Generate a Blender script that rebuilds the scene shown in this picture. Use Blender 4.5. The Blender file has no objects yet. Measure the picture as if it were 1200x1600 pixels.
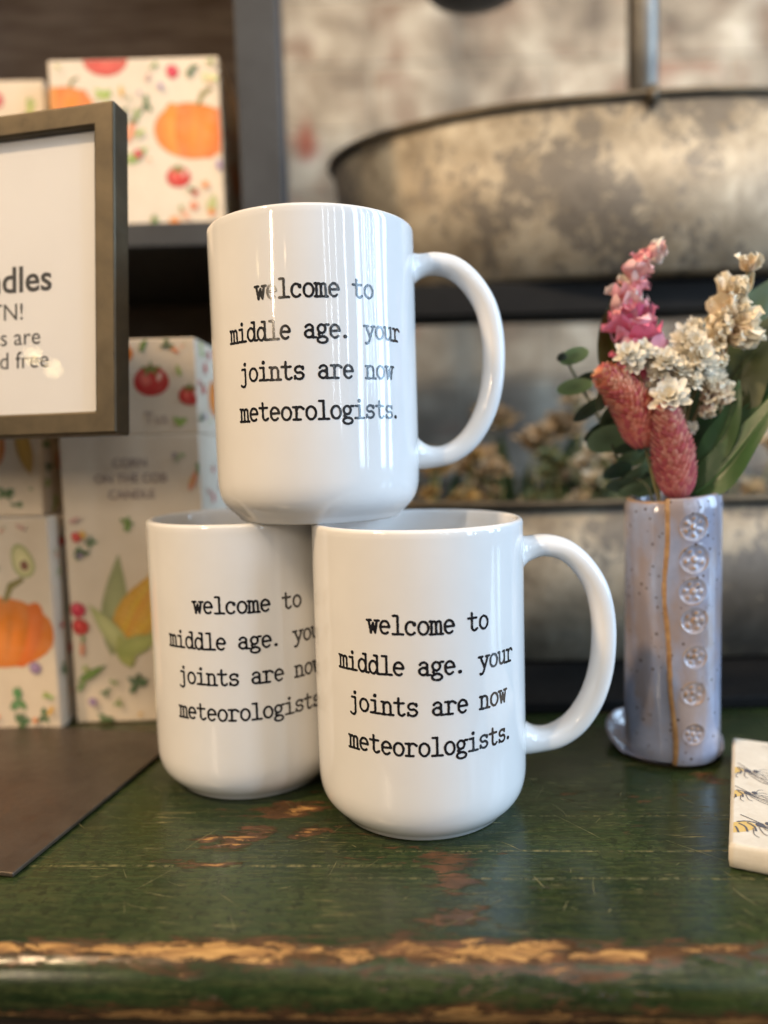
import bpy, bmesh, math, random
import numpy as np
from mathutils import Vector, Matrix, noise
R_ = math.radians
random.seed(7)
SC = bpy.context.scene
COL = SC.collection

# ------------------------------------------------------------------ camera
CAM_H, F_PX, PITCH, ROLL = .1489, 1173.0, 5.28, -1.577
cd = bpy.data.cameras.new('camera'); cam = bpy.data.objects.new('camera', cd); COL.objects.link(cam)
CM = Matrix.Rotation(R_(90 - PITCH), 3, 'X') @ Matrix.Rotation(R_(ROLL), 3, 'Z')
cam.matrix_world = Matrix.Translation((0, 0, CAM_H)) @ CM.to_4x4()
cd.sensor_fit = 'VERTICAL'; cd.sensor_height = 24; cd.sensor_width = 18
cd.lens = 24 * F_PX / 1600
cd.clip_start = .01; cd.clip_end = 50
cd.dof.use_dof = True; cd.dof.focus_distance = .279; cd.dof.aperture_fstop = 2.15; cd.dof.aperture_blades = 0
SC.camera = cam

# ------------------------------------------------------------------ view transform, world
SC.view_settings.view_transform = 'Standard'
SC.view_settings.look = 'None'
SC.view_settings.exposure = 0; SC.view_settings.gamma = 1
W = bpy.data.worlds.new('World'); SC.world = W; W.use_nodes = True
wn, wl = W.node_tree.nodes, W.node_tree.links
bg = wn['Background']; bg.inputs['Strength'].default_value = .36
tc = wn.new('ShaderNodeTexCoord'); sx = wn.new('ShaderNodeSeparateXYZ'); wl.new(tc.outputs['Generated'], sx.inputs[0])
rp = wn.new('ShaderNodeValToRGB'); wl.new(sx.outputs['Z'], rp.inputs[0])   # dim warm interior: dark floor, pale ceiling
rp.color_ramp.elements[0].position = .0; rp.color_ramp.elements[0].color = (.22, .17, .12, 1)
rp.color_ramp.elements[1].position = .9; rp.color_ramp.elements[1].color = (.95, .86, .74, 1)
wl.new(rp.outputs[0], bg.inputs['Color'])

# ------------------------------------------------------------------ lamps
def lamp_aim(o, target):
    o.rotation_euler = (Vector(target) - o.location).to_track_quat('-Z', 'Y').to_euler()
def area(name, loc, target, sx_, sy_, power, color):
    l = bpy.data.lights.new(name, 'AREA'); l.shape = 'RECTANGLE'; l.size = sx_; l.size_y = sy_
    l.energy = power; l.color = color
    o = bpy.data.objects.new(name, l); o.location = loc; COL.objects.link(o); lamp_aim(o, target); return o
def point(name, loc, power, color, r=.02):
    l = bpy.data.lights.new(name, 'POINT'); l.energy = power; l.color = color; l.shadow_soft_size = r
    o = bpy.data.objects.new(name, l); o.location = loc; COL.objects.link(o); return o
WARM, COOL, NEUT = (1, .70, .41), (.52, .74, 1), (1, .88, .74)
area('shop_spot_lamp', (-.95, -.25, 1.50), (.0, .33, .08), .13, .13, 28, WARM)
area('overhead_fill_lamp', (.10, -.75, 1.55), (.05, .35, .1), .9, .5, 6.8, (1, .87, .72))  # broad frontal fill from overhead, added to lift the whole group
for y, w, z, h, p in ((-.62, .16, .62, 1.1, 8.0), (-.40, .012, .45, .75, 1.1), (-.33, .03, .70, .9, 2.0), (-.24, .008, .50, .5, .7), (-.15, .014, .62, .8, 1.3), (-.04, .010, .42, .5, .8), (.10, .16, .60, 1.1, 9.5), (.33, .10, .55, 1.0, 5.0)):
    area('window_pane_lamp', (1.25, y, z), (.05, .33, .12), w, h, p, COOL)
for x, y, z, w, h, p in ((.74, -1.0, .62, .012, .9, .9), (.93, -.82, .70, .030, .8, 1.6), (.46, -1.18, .75, .010, .7, .6), (.60, -1.1, .55, .008, .6, .5)):
    area('streak_strip_lamp', (x, y, z), (.02, .33, .16), w, h, p, (.72, .86, 1))  # thin unseen strips, added for the narrow streaks on the mug glaze
area('left_fill_lamp', (-.75, -.62, .55), (-.05, .34, .1), .030, .30, 5.0, (1, .78, .54))  # added warm fill for the mugs' left sides and the boxes
sl_ = bpy.data.lights.new('tub_fill_spot', 'SPOT'); sl_.energy = 42; sl_.color = (1, .84, .65); sl_.spot_size = R_(56); sl_.spot_blend = .5; sl_.shadow_soft_size = .05  # added spot: brightens tubs and upper wall, leaves wall between tiers shaded
so_ = bpy.data.objects.new('tub_fill_spot', sl_); so_.location = (.45, -.10, .95); COL.objects.link(so_); lamp_aim(so_, (.24, .80, .36))
for x, y, z in ((-.55, -.30, .62), (-.42, -.55, .80), (-.25, -.5, .55), (.18, -.6, .85), (-.70, .05, .50), (.05, -.7, .65), (-.30, -.75, .95), (-.48, -.15, .9), (-.08, -.8, 1.0), (-.36, -.42, .40)):
    point('string_bulb', (x, y, z), .09, WARM, .008)

# ------------------------------------------------------------------ helpers
def P(px, py, Y):
    """point seen at photo pixel px, py standing at depth Y"""
    d = CM @ Vector(((px - 600) / F_PX, -(py - 800) / F_PX, -1)); s = Y / d.y
    return Vector((d.x * s, Y, CAM_H + d.z * s))

class MB:
    def __init__(s): s.v = []; s.f = []; s.m = []; s.c = []
    def add(s, verts, faces, mi=0, col=None):
        b = len(s.v); s.v += [tuple(v) for v in verts]; s.f += [tuple(i + b for i in f) for f in faces]; s.m += [mi] * len(faces)
        if callable(col): s.c += [col(v) for v in verts]
        elif isinstance(col, list): s.c += col
        else: s.c += [col or (1, 1, 1)] * len(verts)
    def box(s, lo, hi, mi=0, col=None, M=None):
        x0, y0, z0 = lo; x1, y1, z1 = hi
        vs = [Vector(p) for p in ((x0,y0,z0),(x1,y0,z0),(x1,y1,z0),(x0,y1,z0),(x0,y0,z1),(x1,y0,z1),(x1,y1,z1),(x0,y1,z1))]
        if M: vs = [M @ v for v in vs]
        s.add(vs, [(0,3,2,1),(4,5,6,7),(0,1,5,4),(1,2,6,5),(2,3,7,6),(3,0,4,7)], mi, col)
    def lathe(s, prof, n=64, mi=0, fn=None, col=None, M=None):
        vs = []; fs = []; k = len(prof)
        for i in range(n):
            a = 2 * math.pi * i / n
            for r, z in prof:
                rr = r + (fn(a, z, r) if fn else 0)
                v = Vector((rr * math.cos(a), rr * math.sin(a), z)); vs.append(M @ v if M else v)
        for i in range(n):
            j = (i + 1) % n
            for q in range(k - 1): fs.append((i*k+q, j*k+q, j*k+q+1, i*k+q+1))
        s.add(vs, fs, mi, col)
    def tube(s, pts, rad, n=8, mi=0, col=None, cap=True, flat=None):
        pts = [Vector(p) for p in pts]; vs = []; fs = []; up = None
        for i, p in enumerate(pts):
            t = (pts[min(i+1, len(pts)-1)] - pts[max(i-1, 0)]).normalized()
            if up is None:
                a = Vector((0,0,1)) if abs(t.z) < .9 else Vector((0,1,0)); up = (a - t*a.dot(t)).normalized()
            else: up = (up - t*up.dot(t)).normalized()
            sd = t.cross(up); r = rad[i] if isinstance(rad, (list, tuple)) else rad
            for k in range(n):
                a = 2*math.pi*k/n; vs.append(p + sd*math.cos(a)*r + up*math.sin(a)*r)
        m = len(pts)
        for i in range(m-1):
            for k in range(n): fs.append((i*n+k, i*n+(k+1)%n, (i+1)*n+(k+1)%n, (i+1)*n+k))
        if cap: fs.append(tuple(range(n-1, -1, -1))); fs.append(tuple((m-1)*n+k for k in range(n)))
        s.add(vs, fs, mi, col)
    def mesh(s, name, smooth=True, weld=0):
        me = bpy.data.meshes.new(name); me.from_pydata(s.v, [], s.f)
        me.polygons.foreach_set('material_index', s.m)
        ca = me.color_attributes.new('Col', 'FLOAT_COLOR', 'POINT')
        arr = np.ones((len(s.v), 4), np.float32); arr[:, :3] = np.array(s.c, np.float32).reshape(-1, 3); ca.data.foreach_set('color', arr.ravel())
        if weld:
            bm = bmesh.new(); bm.from_mesh(me); bmesh.ops.remove_doubles(bm, verts=bm.verts, dist=weld); bm.to_mesh(me); bm.free()
        if smooth: me.polygons.foreach_set('use_smooth', [True] * len(me.polygons))
        me.update(); return me
    def build(s, name, mats, parent=None, smooth=True, weld=0, bevel=0, seg=3, normals=True):
        me = s.mesh(name, smooth, weld)
        if normals:
            bm = bmesh.new(); bm.from_mesh(me); bmesh.ops.recalc_face_normals(bm, faces=bm.faces); bm.to_mesh(me); bm.free()
        for m in (mats if isinstance(mats, (list, tuple)) else [mats]): me.materials.append(m)
        o = bpy.data.objects.new(name, me); COL.objects.link(o)
        if parent: o.parent = parent
        if bevel:
            b = o.modifiers.new('bevel', 'BEVEL'); b.width = bevel; b.segments = seg; b.limit_method = 'ANGLE'; b.angle_limit = R_(40); b.harden_normals = True
        return o

def tag(o, label=None, cat=None, group=None, kind=None):
    for k, v in (('label', label), ('category', cat), ('group', group), ('kind', kind)):
        if v: o[k] = v
    return o
def empty(name, loc, rz=0):
    o = bpy.data.objects.new(name, None); o.empty_display_size = .02; o.location = loc; o.rotation_euler = (0, 0, rz); COL.objects.link(o); return o
def copy_tree(o, parent=None):
    c = o.copy(); COL.objects.link(c)
    if parent: c.parent = parent
    for ch in list(o.children): copy_tree(ch, c)
    return c

# ------------------------------------------------------------------ material helpers
class NT:
    def __init__(s, name):
        s.mat = bpy.data.materials.new(name); s.mat.use_nodes = True
        s.n = s.mat.node_tree.nodes; s.l = s.mat.node_tree.links; s.b = s.n['Principled BSDF']
        s.tc = s.n.new('ShaderNodeTexCoord')
    def set(s, **k):
        for a, v in k.items():
            i = s.b.inputs[a.replace('_', ' ')]
            if hasattr(v, 'is_linked') or isinstance(v, bpy.types.NodeSocket): s.l.new(v, i)
            else: i.default_value = (*v, 1) if isinstance(v, tuple) and len(v) == 3 else v
        return s
    def coord(s, scale=(1,1,1), loc=(0,0,0), rot=(0,0,0), src='Object'):
        m = s.n.new('ShaderNodeMapping'); m.inputs['Scale'].default_value = scale; m.inputs['Location'].default_value = loc; m.inputs['Rotation'].default_value = rot
        s.l.new(s.tc.outputs[src], m.inputs[0]); return m.outputs[0]
    def noise(s, vec, scale, detail=4, rough=.55, dist=0, out='Fac'):
        t = s.n.new('ShaderNodeTexNoise'); t.inputs['Scale'].default_value = scale; t.inputs['Detail'].default_value = detail
        t.inputs['Roughness'].default_value = rough; t.inputs['Distortion'].default_value = dist; s.l.new(vec, t.inputs['Vector']); return t.outputs[out]
    def voro(s, vec, scale, feat='F1', out='Distance'):
        t = s.n.new('ShaderNodeTexVoronoi'); t.feature = feat; t.inputs['Scale'].default_value = scale; s.l.new(vec, t.inputs['Vector']); return t.outputs[out]
    def ramp(s, fac, stops, interp='LINEAR'):
        r = s.n.new('ShaderNodeValToRGB'); r.color_ramp.interpolation = interp; e = r.color_ramp.elements
        while len(e) < len(stops): e.new(.5)
        for q, (p, c) in zip(e, stops):
            q.position = p; q.color = (c, c, c, 1) if isinstance(c, (int, float)) else (*c, 1)
        s.l.new(fac, r.inputs[0]); return r.outputs[0]
    def mix(s, fac, a, b, mode='MIX'):
        m = s.n.new('ShaderNodeMix'); m.data_type = 'RGBA'; m.blend_type = mode
        for i, v in ((0, fac), (6, a), (7, b)):
            if isinstance(v, bpy.types.NodeSocket): s.l.new(v, m.inputs[i])
            else: m.inputs[i].default_value = (*v, 1) if isinstance(v, tuple) else v
        return m.outputs[2]
    def math(s, op, a, b=0, c=None, clamp=False):
        m = s.n.new('ShaderNodeMath'); m.operation = op; m.use_clamp = clamp
        for i, v in enumerate((a, b) if c is None else (a, b, c)):
            if isinstance(v, bpy.types.NodeSocket): s.l.new(v, m.inputs[i])
            else: m.inputs[i].default_value = v
        return m.outputs[0]
    def sep(s, vec):
        m = s.n.new('ShaderNodeSeparateXYZ'); s.l.new(vec, m.inputs[0]); return m.outputs
    def attr(s, name='Col', out='Color'):
        a = s.n.new('ShaderNodeAttribute'); a.attribute_name = name; return a.outputs[out]
    def bump(s, h, strength=.3, dist=.001):
        b = s.n.new('ShaderNodeBump'); b.inputs['Strength'].default_value = strength; b.inputs['Distance'].default_value = dist
        s.l.new(h, b.inputs['Height']); s.l.new(b.outputs[0], s.b.inputs['Normal']); return s

M = {}
# glazed white stoneware
t = NT('white_glaze'); v = t.coord()
t.set(Base_Color=t.ramp(t.noise(v, 40, 3), [(.3, (.70, .697, .69)), (.7, (.74, .737, .73))]), Roughness=t.ramp(t.noise(t.coord((1, 1, 1)), 35, 5, .7), [(.35, .025), (.7, .085)]), Coat_Weight=.0, Coat_Roughness=.03, IOR=1.52)
t.bump(t.noise(t.coord((1, 1, .10)), 120, 2), .11, .0006); M['glaze'] = t.mat
t = NT('black_print'); v = t.coord()
t.set(Base_Color=t.ramp(t.noise(v, 900, 3), [(.35, (.006, .006, .008)), (.7, (.02, .02, .024))]), Roughness=.22, Coat_Weight=.5, Coat_Roughness=.08); M['ink'] = t.mat

# worn green paint on an old table (object space: x along the front edge, y away from it, z up)
t = NT('worn_green_paint'); v = t.coord(); sp = t.sep(v)
grain = t.noise(t.coord((5, 60, 60)), 9, 6, .65)
fine = t.noise(t.coord((14, 150, 150)), 12, 4, .7)
blot = t.noise(v, 14, 5, .6, .4)
green = t.ramp(blot, [(.28, (.006, .011, .004)), (.48, (.014, .029, .009)), (.70, (.038, .058, .018))])
green = t.mix(t.ramp(grain, [(.42, 0), (.70, .75)]), green, (.060, .064, .022))
green = t.mix(t.ramp(fine, [(.48, 0), (.66, .8)]), green, (.008, .012, .005))
mot = t.noise(v, 260, 5, .7)
green = t.mix(t.ramp(mot, [(.50, 0), (.64, .75)]), green, (.010, .016, .006))
green = t.mix(t.ramp(t.noise(t.coord((25, 120, 120), loc=(.3, .1, 0)), 11, 4, .7), [(.56, 0), (.70, .6)]), green, (.085, .10, .038))
T_ANG = R_(-2.83); T_O = Vector((0, .2132, 0))
def tl(px, py):
    p = P(px, py, .3); d = p - Vector((0, 0, CAM_H)); g = Vector((0, 0, CAM_H)) + d * (CAM_H / -d.z)
    g = Matrix.Rotation(-T_ANG, 3, 'Z') @ (g - T_O); return g.x, g.y
# pale scratches: thin ridges of stretched noise, running mostly with the board
def ridge(vec, scale, width, det=2):
    n = t.noise(vec, scale, det, .5, .3)
    d = t.math('ABSOLUTE', t.math('SUBTRACT', n, .5)); return t.ramp(d, [(0, 1), (width, 0)])
brk = t.ramp(t.noise(v, 45, 3, .6), [(.56, 0), (.66, .8)])
s1 = t.math('MULTIPLY', ridge(t.coord((2.0, 60, 60), rot=(0, 0, .015)), 3.6, .012, 5), brk)
sc = s1
flk = t.ramp(t.noise(t.coord((3, 1, 1)), 95, 6, .8), [(.47, .0), (.62, .8)])
wav = t.math('MULTIPLY', t.math('SUBTRACT', t.noise(v, 25, 3), .5), .0022)
for px, py, wd in ((450, 1353, .0011), (1000, 1330, .0008), (1000, 1373, .0009), (900, 1275, .0006)):
    cy = tl(px, py)[1]; q = t.math('SUBTRACT', 1, t.math('MULTIPLY', t.math('ABSOLUTE', t.math('SUBTRACT', t.math('ADD', sp['Y'], wav), cy)), 1/wd), clamp=True)
    side = t.ramp(t.math('ADD', t.math('MULTIPLY', sp['X'], 4 if px > 600 else -4), .5), [(.30, 0), (.62, .9)])
    sc = t.math('MAXIMUM', sc, t.math('MULTIPLY', t.math('MULTIPLY', q, flk), side))
speck = t.math('MULTIPLY', t.ramp(t.noise(t.coord((30, 90, 90)), 16, 3, .6), [(.66, 0), (.74, 1)]), t.ramp(t.noise(v, 38, 3), [(.45, 0), (.6, 1)]))
green = t.mix(t.math('MULTIPLY', speck, .5), green, (.13, .13, .05))
green = t.mix(t.math('MULTIPLY', sc, .85), green, (.30, .25, .11))
# bare wood: along the front arris, lower lip of the nosing, and named patches on the top
wood = t.ramp(t.noise(t.coord((8, 120, 120)), 8, 5, .65), [(.32, (.075, .034, .013)), (.46, (.26, .13, .042)), (.60, (.46, .26, .085)), (.78, (.54, .34, .14))])
red = t.ramp(t.noise(v, 90, 4), [(.3, (.034, .018, .008)), (.5, (.075, .036, .016)), (.7, (.14, .060, .028))])
wn_ = t.noise(t.coord((12, 55, 55)), 5.5, 9, .74, .6)
wbig = t.noise(t.coord((1, 1, 1), loc=(.37, 0, 0)), 9, 3, .5)
def bell(x, c, w):
    return t.math('SUBTRACT', 1, t.math('MULTIPLY', t.math('ABSOLUTE', t.math('SUBTRACT', x, c)), 1 / w), clamp=True)
arris = t.math('MULTIPLY', bell(sp['Y'], -.0042, .0070), t.math('GREATER_THAN', sp['Z'], -.0062))
lip = t.math('MULTIPLY', bell(sp['Z'], -.0165, .0060), t.math('LESS_THAN', sp['Y'], -.0012))
wear = t.math('ADD', t.math('MULTIPLY', arris, .52), t.math('MULTIPLY', lip, .54))
left = t.math('MULTIPLY', t.math('SUBTRACT', .02, sp['X']), 1.6)            # more rubbed towards one end of the board
wear = t.math('ADD', wear, t.math('MULTIPLY', left, arris))
def patch(cx, cy, rx, ry, rot=0):
    mp = t.n.new('ShaderNodeMapping'); mp.vector_type = 'TEXTURE'
    mp.inputs['Location'].default_value = (cx, cy, 0); mp.inputs['Scale'].default_value = (rx, ry, 1); mp.inputs['Rotation'].default_value = (0, 0, rot)
    t.l.new(t.tc.outputs['Object'], mp.inputs[0])
    q = t.sep(mp.outputs[0]); d = t.math('SQRT', t.math('ADD', t.math('MULTIPLY', q['X'], q['X']), t.math('MULTIPLY', q['Y'], q['Y'])))
    return t.math('SUBTRACT', 1, d, clamp=True)
pw = None
for px, py, rx, ry, rr in ((375, 1310, .021, .012, .5), (322, 1350, .024, .004, 0), (480, 1300, .014, .007, .2), (325, 1312, .010, .006, .2), (460, 1265, .016, .010, .3)):
    q = patch(*tl(px, py), rx, ry, rr); pw = q if pw is None else t.math('MAXIMUM', pw, q)
pr = None
for px, py, rx, ry, rr in ((690, 1435, .020, .009, .3), (715, 1380, .010, .013, .2), (700, 1345, .013, .010, 0), (430, 1265, .018, .010, .3), (630, 1460, .010, .004, 0), (1110, 1215, .012, .016, .9)):
    q = patch(*tl(px, py), rx, ry, rr); pr = q if pr is None else t.math('MAXIMUM', pr, q)
wear = t.math('ADD', wear, t.math('MULTIPLY', pw, .56))
score = t.math('ADD', t.math('ADD', wear, t.math('MULTIPLY', t.math('SUBTRACT', wn_, .5), 1.9)), t.math('MULTIPLY', t.math('SUBTRACT', wbig, .5), 1.3))
woodm = t.ramp(score, [(.49, 0), (.525, 1)])
redm = t.ramp(t.math('ADD', score, t.math('MULTIPLY', pr, .44)), [(.22, 0), (.33, .9)])
base = t.mix(redm, green, red); base = t.mix(woodm, base, wood)
rough = t.math('ADD', t.ramp(t.noise(v, 30, 4), [(.3, .11), (.7, .30)]), t.math('MULTIPLY', woodm, .22))
t.set(Base_Color=base, Roughness=rough, Specular_IOR_Level=.36)
hgt = t.math('SUBTRACT', t.math('ADD', t.math('MULTIPLY', grain, .4), t.math('MULTIPLY', blot, .3)), t.math('ADD', t.math('MULTIPLY', t.math('MAXIMUM', woodm, redm), .8), t.math('MULTIPLY', sc, .5)))
t.bump(hgt, .35, .0007); M['table'] = t.mat
t = NT('scratched_paint'); t.set(Base_Color=t.ramp(t.noise(t.coord(), 220, 4), [(.35, (.06, .07, .025)), (.65, (.24, .20, .09))]), Roughness=.55); M['scratch'] = t.mat
t = NT('dark_old_wood'); t.set(Base_Color=t.ramp(t.noise(t.coord((4, 30, 30)), 8, 5), [(.3, (.012, .008, .006)), (.7, (.05, .032, .02))]), Roughness=.6); M['darkwood'] = t.mat

def metal(name, c0, c1, rough=(.3, .5), met=1.0, scale=25, bump=.1):
    t = NT(name); v = t.coord(); n = t.noise(v, scale, 6, .65, .3); n2 = t.noise(v, scale * 9, 4, .7)
    c = t.ramp(t.math('ADD', t.math('MULTIPLY', n, .75), t.math('MULTIPLY', n2, .25)), [(.33, c0), (.68, c1)])
    t.set(Base_Color=c, Metallic=met, Roughness=t.ramp(n2, [(.3, rough[0]), (.7, rough[1])]))
    t.bump(n2, bump, .0004); return t.mat
M['brass'] = metal('aged_brass', (.050, .040, .026), (.110, .087, .054), (.40, .58), .7, 28)
M['plate'] = metal('brown_steel_plate', (.070, .055, .042), (.14, .112, .086), (.30, .55), .6, 22, .12)
M['black_metal'] = metal('black_metal', (.004, .004, .0045), (.010, .0095, .009), (.55, .7), 0, 20)
M['slate_metal'] = metal('slate_painted_steel', (.018, .021, .026), (.036, .041, .048), (.42, .6), .2, 22)
M['post_metal'] = metal('grey_iron_post', (.10, .10, .095), (.24, .22, .19), (.35, .5), .8, 30)

M['black_metal'].node_tree.nodes['Principled BSDF'].inputs['Specular IOR Level'].default_value = .12
# weathered galvanised zinc: mottled tan and grey blotches with darker rubbed clouds
t = NT('weathered_zinc'); v = t.coord()
big = t.noise(t.coord(loc=(.4, .3, .8)), 11, 4, .62, .35); fin = t.noise(v, 95, 5, .75, .8); mid = t.noise(v, 34, 4, .6)
tan = t.ramp(t.math('ADD', t.math('MULTIPLY', mid, .6), t.math('MULTIPLY', fin, .4)), [(.36, (.125, .097, .063)), (.5, (.245, .205, .145)), (.64, (.37, .325, .245))])
dk = t.ramp(fin, [(.3, (.052, .043, .034)), (.7, (.12, .103, .082))])
mk = t.ramp(t.math('ADD', big, t.math('MULTIPLY', t.math('SUBTRACT', fin, .5), .85)), [(.47, 0), (.555, .97)])
t.set(Base_Color=t.mix(mk, tan, dk), Metallic=.15, Roughness=.55); t.bump(fin, .15, .0006); M['zinc'] = t.mat
M['rim'] = metal('zinc_rim', (.05, .04, .028), (.13, .105, .07), (.4, .6), .6, 30)

# lime-washed brick
t = NT('limewashed_brick'); v = t.coord(); vw = t.n.new('ShaderNodeCombineXYZ'); s_ = t.sep(v)
t.l.new(s_['X'], vw.inputs[0]); t.l.new(s_['Z'], vw.inputs[1])
br = t.n.new('ShaderNodeTexBrick'); t.l.new(vw.outputs[0], br.inputs['Vector'])
br.inputs['Scale'].default_value = 1; br.inputs['Brick Width'].default_value = .215; br.inputs['Row Height'].default_value = .075
br.inputs['Mortar Size'].default_value = .004; br.inputs['Mortar Smooth'].default_value = .4; br.inputs['Bias'].default_value = -.1
br.inputs['Color1'].default_value = (.16, .10, .065, 1); br.inputs['Color2'].default_value = (.20, .075, .045, 1); br.inputs['Mortar'].default_value = (.30, .26, .20, 1)
n1 = t.noise(v, 11, 6, .62, .3); n2 = t.noise(t.coord(loc=(.2, 0, .6)), 13, 5, .62, .4)
wash = t.ramp(n2, [(.32, (.12, .10, .078)), (.46, (.27, .23, .175)), (.58, (.40, .355, .28)), (.70, (.56, .52, .44))])
wm = t.ramp(n1, [(.34, .25), (.50, .97)])
c = t.mix(wm, br.outputs['Color'], wash)
c = t.mix(t.ramp(t.noise(t.coord(loc=(.7, 0, .1)), 9, 2, .5), [(.66, 0), (.73, .85)]), c, (.26, .055, .03))
c = t.mix(t.ramp(t.noise(t.coord(loc=(.1, 0, .35)), 5, 3, .5), [(.55, 0), (.68, .7)]), c, (.13, .105, .08))
t.set(Base_Color=c, Roughness=.9)
t.bump(t.math('ADD', t.math('MULTIPLY', n1, .5), t.math('MULTIPLY', br.outputs['Fac'], -.8)), .8, .006); M['brick'] = t.mat
t = NT('grey_weathered_panel'); t.set(Base_Color=t.ramp(t.noise(t.coord((3, 3, 22), loc=(0, 0, .3)), 5, 5, .6), [(.3, (.10, .066, .048)), (.7, (.24, .195, .165))]), Roughness=.75); M['panel'] = t.mat
t = NT('floor_boards'); t.set(Base_Color=t.ramp(t.noise(t.coord((2, 20, 1)), 5, 5), [(.3, (.03, .02, .014)), (.7, (.09, .06, .04))]), Roughness=.6); M['floor'] = t.mat

t = NT('box_paper'); v = t.coord(); t.set(Base_Color=t.ramp(t.noise(v, 60, 4), [(.3, (.68, .575, .445)), (.7, (.74, .635, .50))]), Roughness=.55); t.bump(t.noise(v, 700, 3), .08, .0003); M['paper'] = t.mat
t = NT('watercolour_print'); v = t.coord()
t.set(Base_Color=t.mix(t.ramp(t.noise(v, 120, 4, .6), [(.35, 0), (.7, .12)]), t.attr(), (.8, .66, .48), 'MIX'), Roughness=.5); M['print'] = t.mat
t = NT('white_sign_sheet'); v = t.coord(); t.set(Base_Color=t.ramp(t.noise(v, 20, 3), [(.3, (.76, .75, .74)), (.7, (.79, .78, .77))]), Roughness=.7); M['sheet'] = t.mat
t = NT('grey_sign_print'); t.set(Base_Color=t.ramp(t.noise(t.coord(), 300, 2), [(.3, (.03, .032, .036)), (.7, (.05, .052, .056))]), Roughness=.6); M['signink'] = t.mat
# picture glass: clear sheet with a Fresnel reflection
g = bpy.data.materials.new('picture_glass'); g.use_nodes = True; gn, gl = g.node_tree.nodes, g.node_tree.links; gn.clear()
o_ = gn.new('ShaderNodeOutputMaterial'); mx = gn.new('ShaderNodeMixShader'); tr = gn.new('ShaderNodeBsdfTransparent'); gs = gn.new('ShaderNodeBsdfGlossy'); lw = gn.new('ShaderNodeLayerWeight'); fr = gn.new('ShaderNodeMath'); f5 = gn.new('ShaderNodeMath')
gs.inputs['Roughness'].default_value = .01; f5.operation = 'POWER'; f5.inputs[1].default_value = 5; fr.operation = 'MULTIPLY_ADD'; fr.inputs[1].default_value = .9; fr.inputs[2].default_value = .035; lw.inputs['Blend'].default_value = .5; gl.new(lw.outputs['Facing'], f5.inputs[0]); gl.new(f5.outputs[0], fr.inputs[0]); tr.inputs[0].default_value = (.97, .97, .97, 1)
gl.new(fr.outputs[0], mx.inputs[0]); gl.new(tr.outputs[0], mx.inputs[1]); gl.new(gs.outputs[0], mx.inputs[2]); gl.new(mx.outputs[0], o_.inputs[0]); M['glass'] = g

# speckled blue-grey glaze; attribute "Col" red channel = glaze broken to brown clay on edges and relief
t = NT('speckled_blue_glaze'); v = t.coord(); br_ = t.sep(t.attr())['X']
n1 = t.noise(v, 40, 4, .6); gl_ = t.ramp(n1, [(.3, (.20, .225, .31)), (.55, (.275, .305, .415)), (.75, (.36, .39, .50))])
gl_ = t.mix(t.ramp(t.noise(t.coord((1, 1, .4), loc=(.5, 0, 0)), 60, 4), [(.44, 0), (.62, .75)]), gl_, (.27, .20, .165))
sp1 = t.ramp(t.voro(v, 300), [(.14, 1), (.26, 0)]); sp1 = t.math('MULTIPLY', sp1, t.ramp(t.noise(v, 170, 2), [(.48, 0), (.56, 1)]))
gl_ = t.mix(t.math('MULTIPLY', sp1, .95), gl_, (.06, .035, .02))
bm_ = t.ramp(t.math('ADD', br_, t.math('MULTIPLY', t.math('SUBTRACT', t.noise(v, 220, 4), .5), .5)), [(.42, 0), (.62, 1)])
brn = t.ramp(t.noise(v, 150, 4), [(.3, (.22, .11, .04)), (.7, (.42, .25, .11))])
t.set(Base_Color=t.mix(bm_, gl_, brn), Roughness=t.math('ADD', .12, t.math('MULTIPLY', bm_, .25)), Coat_Weight=.4, Coat_Roughness=.06)
t.bump(t.noise(v, 240, 3), .14, .0006); M['vase'] = t.mat

def petal_mat(name, rough=.7, var=.35, trans=.0, sub=0):
    t = NT(name); v = t.coord(); n = t.noise(v, 420, 4, .65)
    c = t.mix(t.ramp(n, [(.35, 0), (.8, var)]), t.attr(), (.95, .86, .74), 'MULTIPLY')
    t.set(Base_Color=c, Roughness=rough, Subsurface_Weight=sub); t.b.inputs['Subsurface Radius'].default_value = (.002, .001, .0007)
    t.bump(n, .4, .0004)
    tr = t.n.new('ShaderNodeBsdfTranslucent'); mxs = t.n.new('ShaderNodeMixShader'); mxs.inputs[0].default_value = trans; t.l.new(c, tr.inputs[0])
    t.l.new(t.b.outputs[0], mxs.inputs[1]); t.l.new(tr.outputs[0], mxs.inputs[2]); t.l.new(mxs.outputs[0], t.n['Material Output'].inputs[0]); return t.mat
M['petal'] = petal_mat('dried_petals', .75, .22, .22); M['petal'].node_tree.nodes['Principled BSDF'].inputs['Specular IOR Level'].default_value = .2
t = NT('preserved_leaf'); v = t.coord(); n = t.noise(v, 70, 4); 
t.set(Base_Color=t.mix(t.ramp(n, [(.3, 0), (.7, .55)]), t.attr(), (.55, .7, .5), 'MULTIPLY'), Roughness=.42); t.bump(t.noise(t.coord((1, 1, 1)), 260, 3), .25, .0006); M['leaf'] = t.mat
t = NT('dry_stem'); t.set(Base_Color=t.attr(), Roughness=.8); M['stem'] = t.mat
t = NT('plaster_tile'); v = t.coord(); n = t.noise(v, 130, 6, .7)
t.set(Base_Color=t.mix(t.ramp(t.voro(v, 420), [(.03, .6), (.07, 0)]), t.ramp(n, [(.3, (.58, .52, .42)), (.7, (.68, .63, .53))]), (.25, .2, .14)), Roughness=.85); t.bump(n, .35, .0008); M['tile'] = t.mat
t = NT('bee_line_print'); t.set(Base_Color=t.attr(), Roughness=.8); M['bee'] = t.mat

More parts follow.
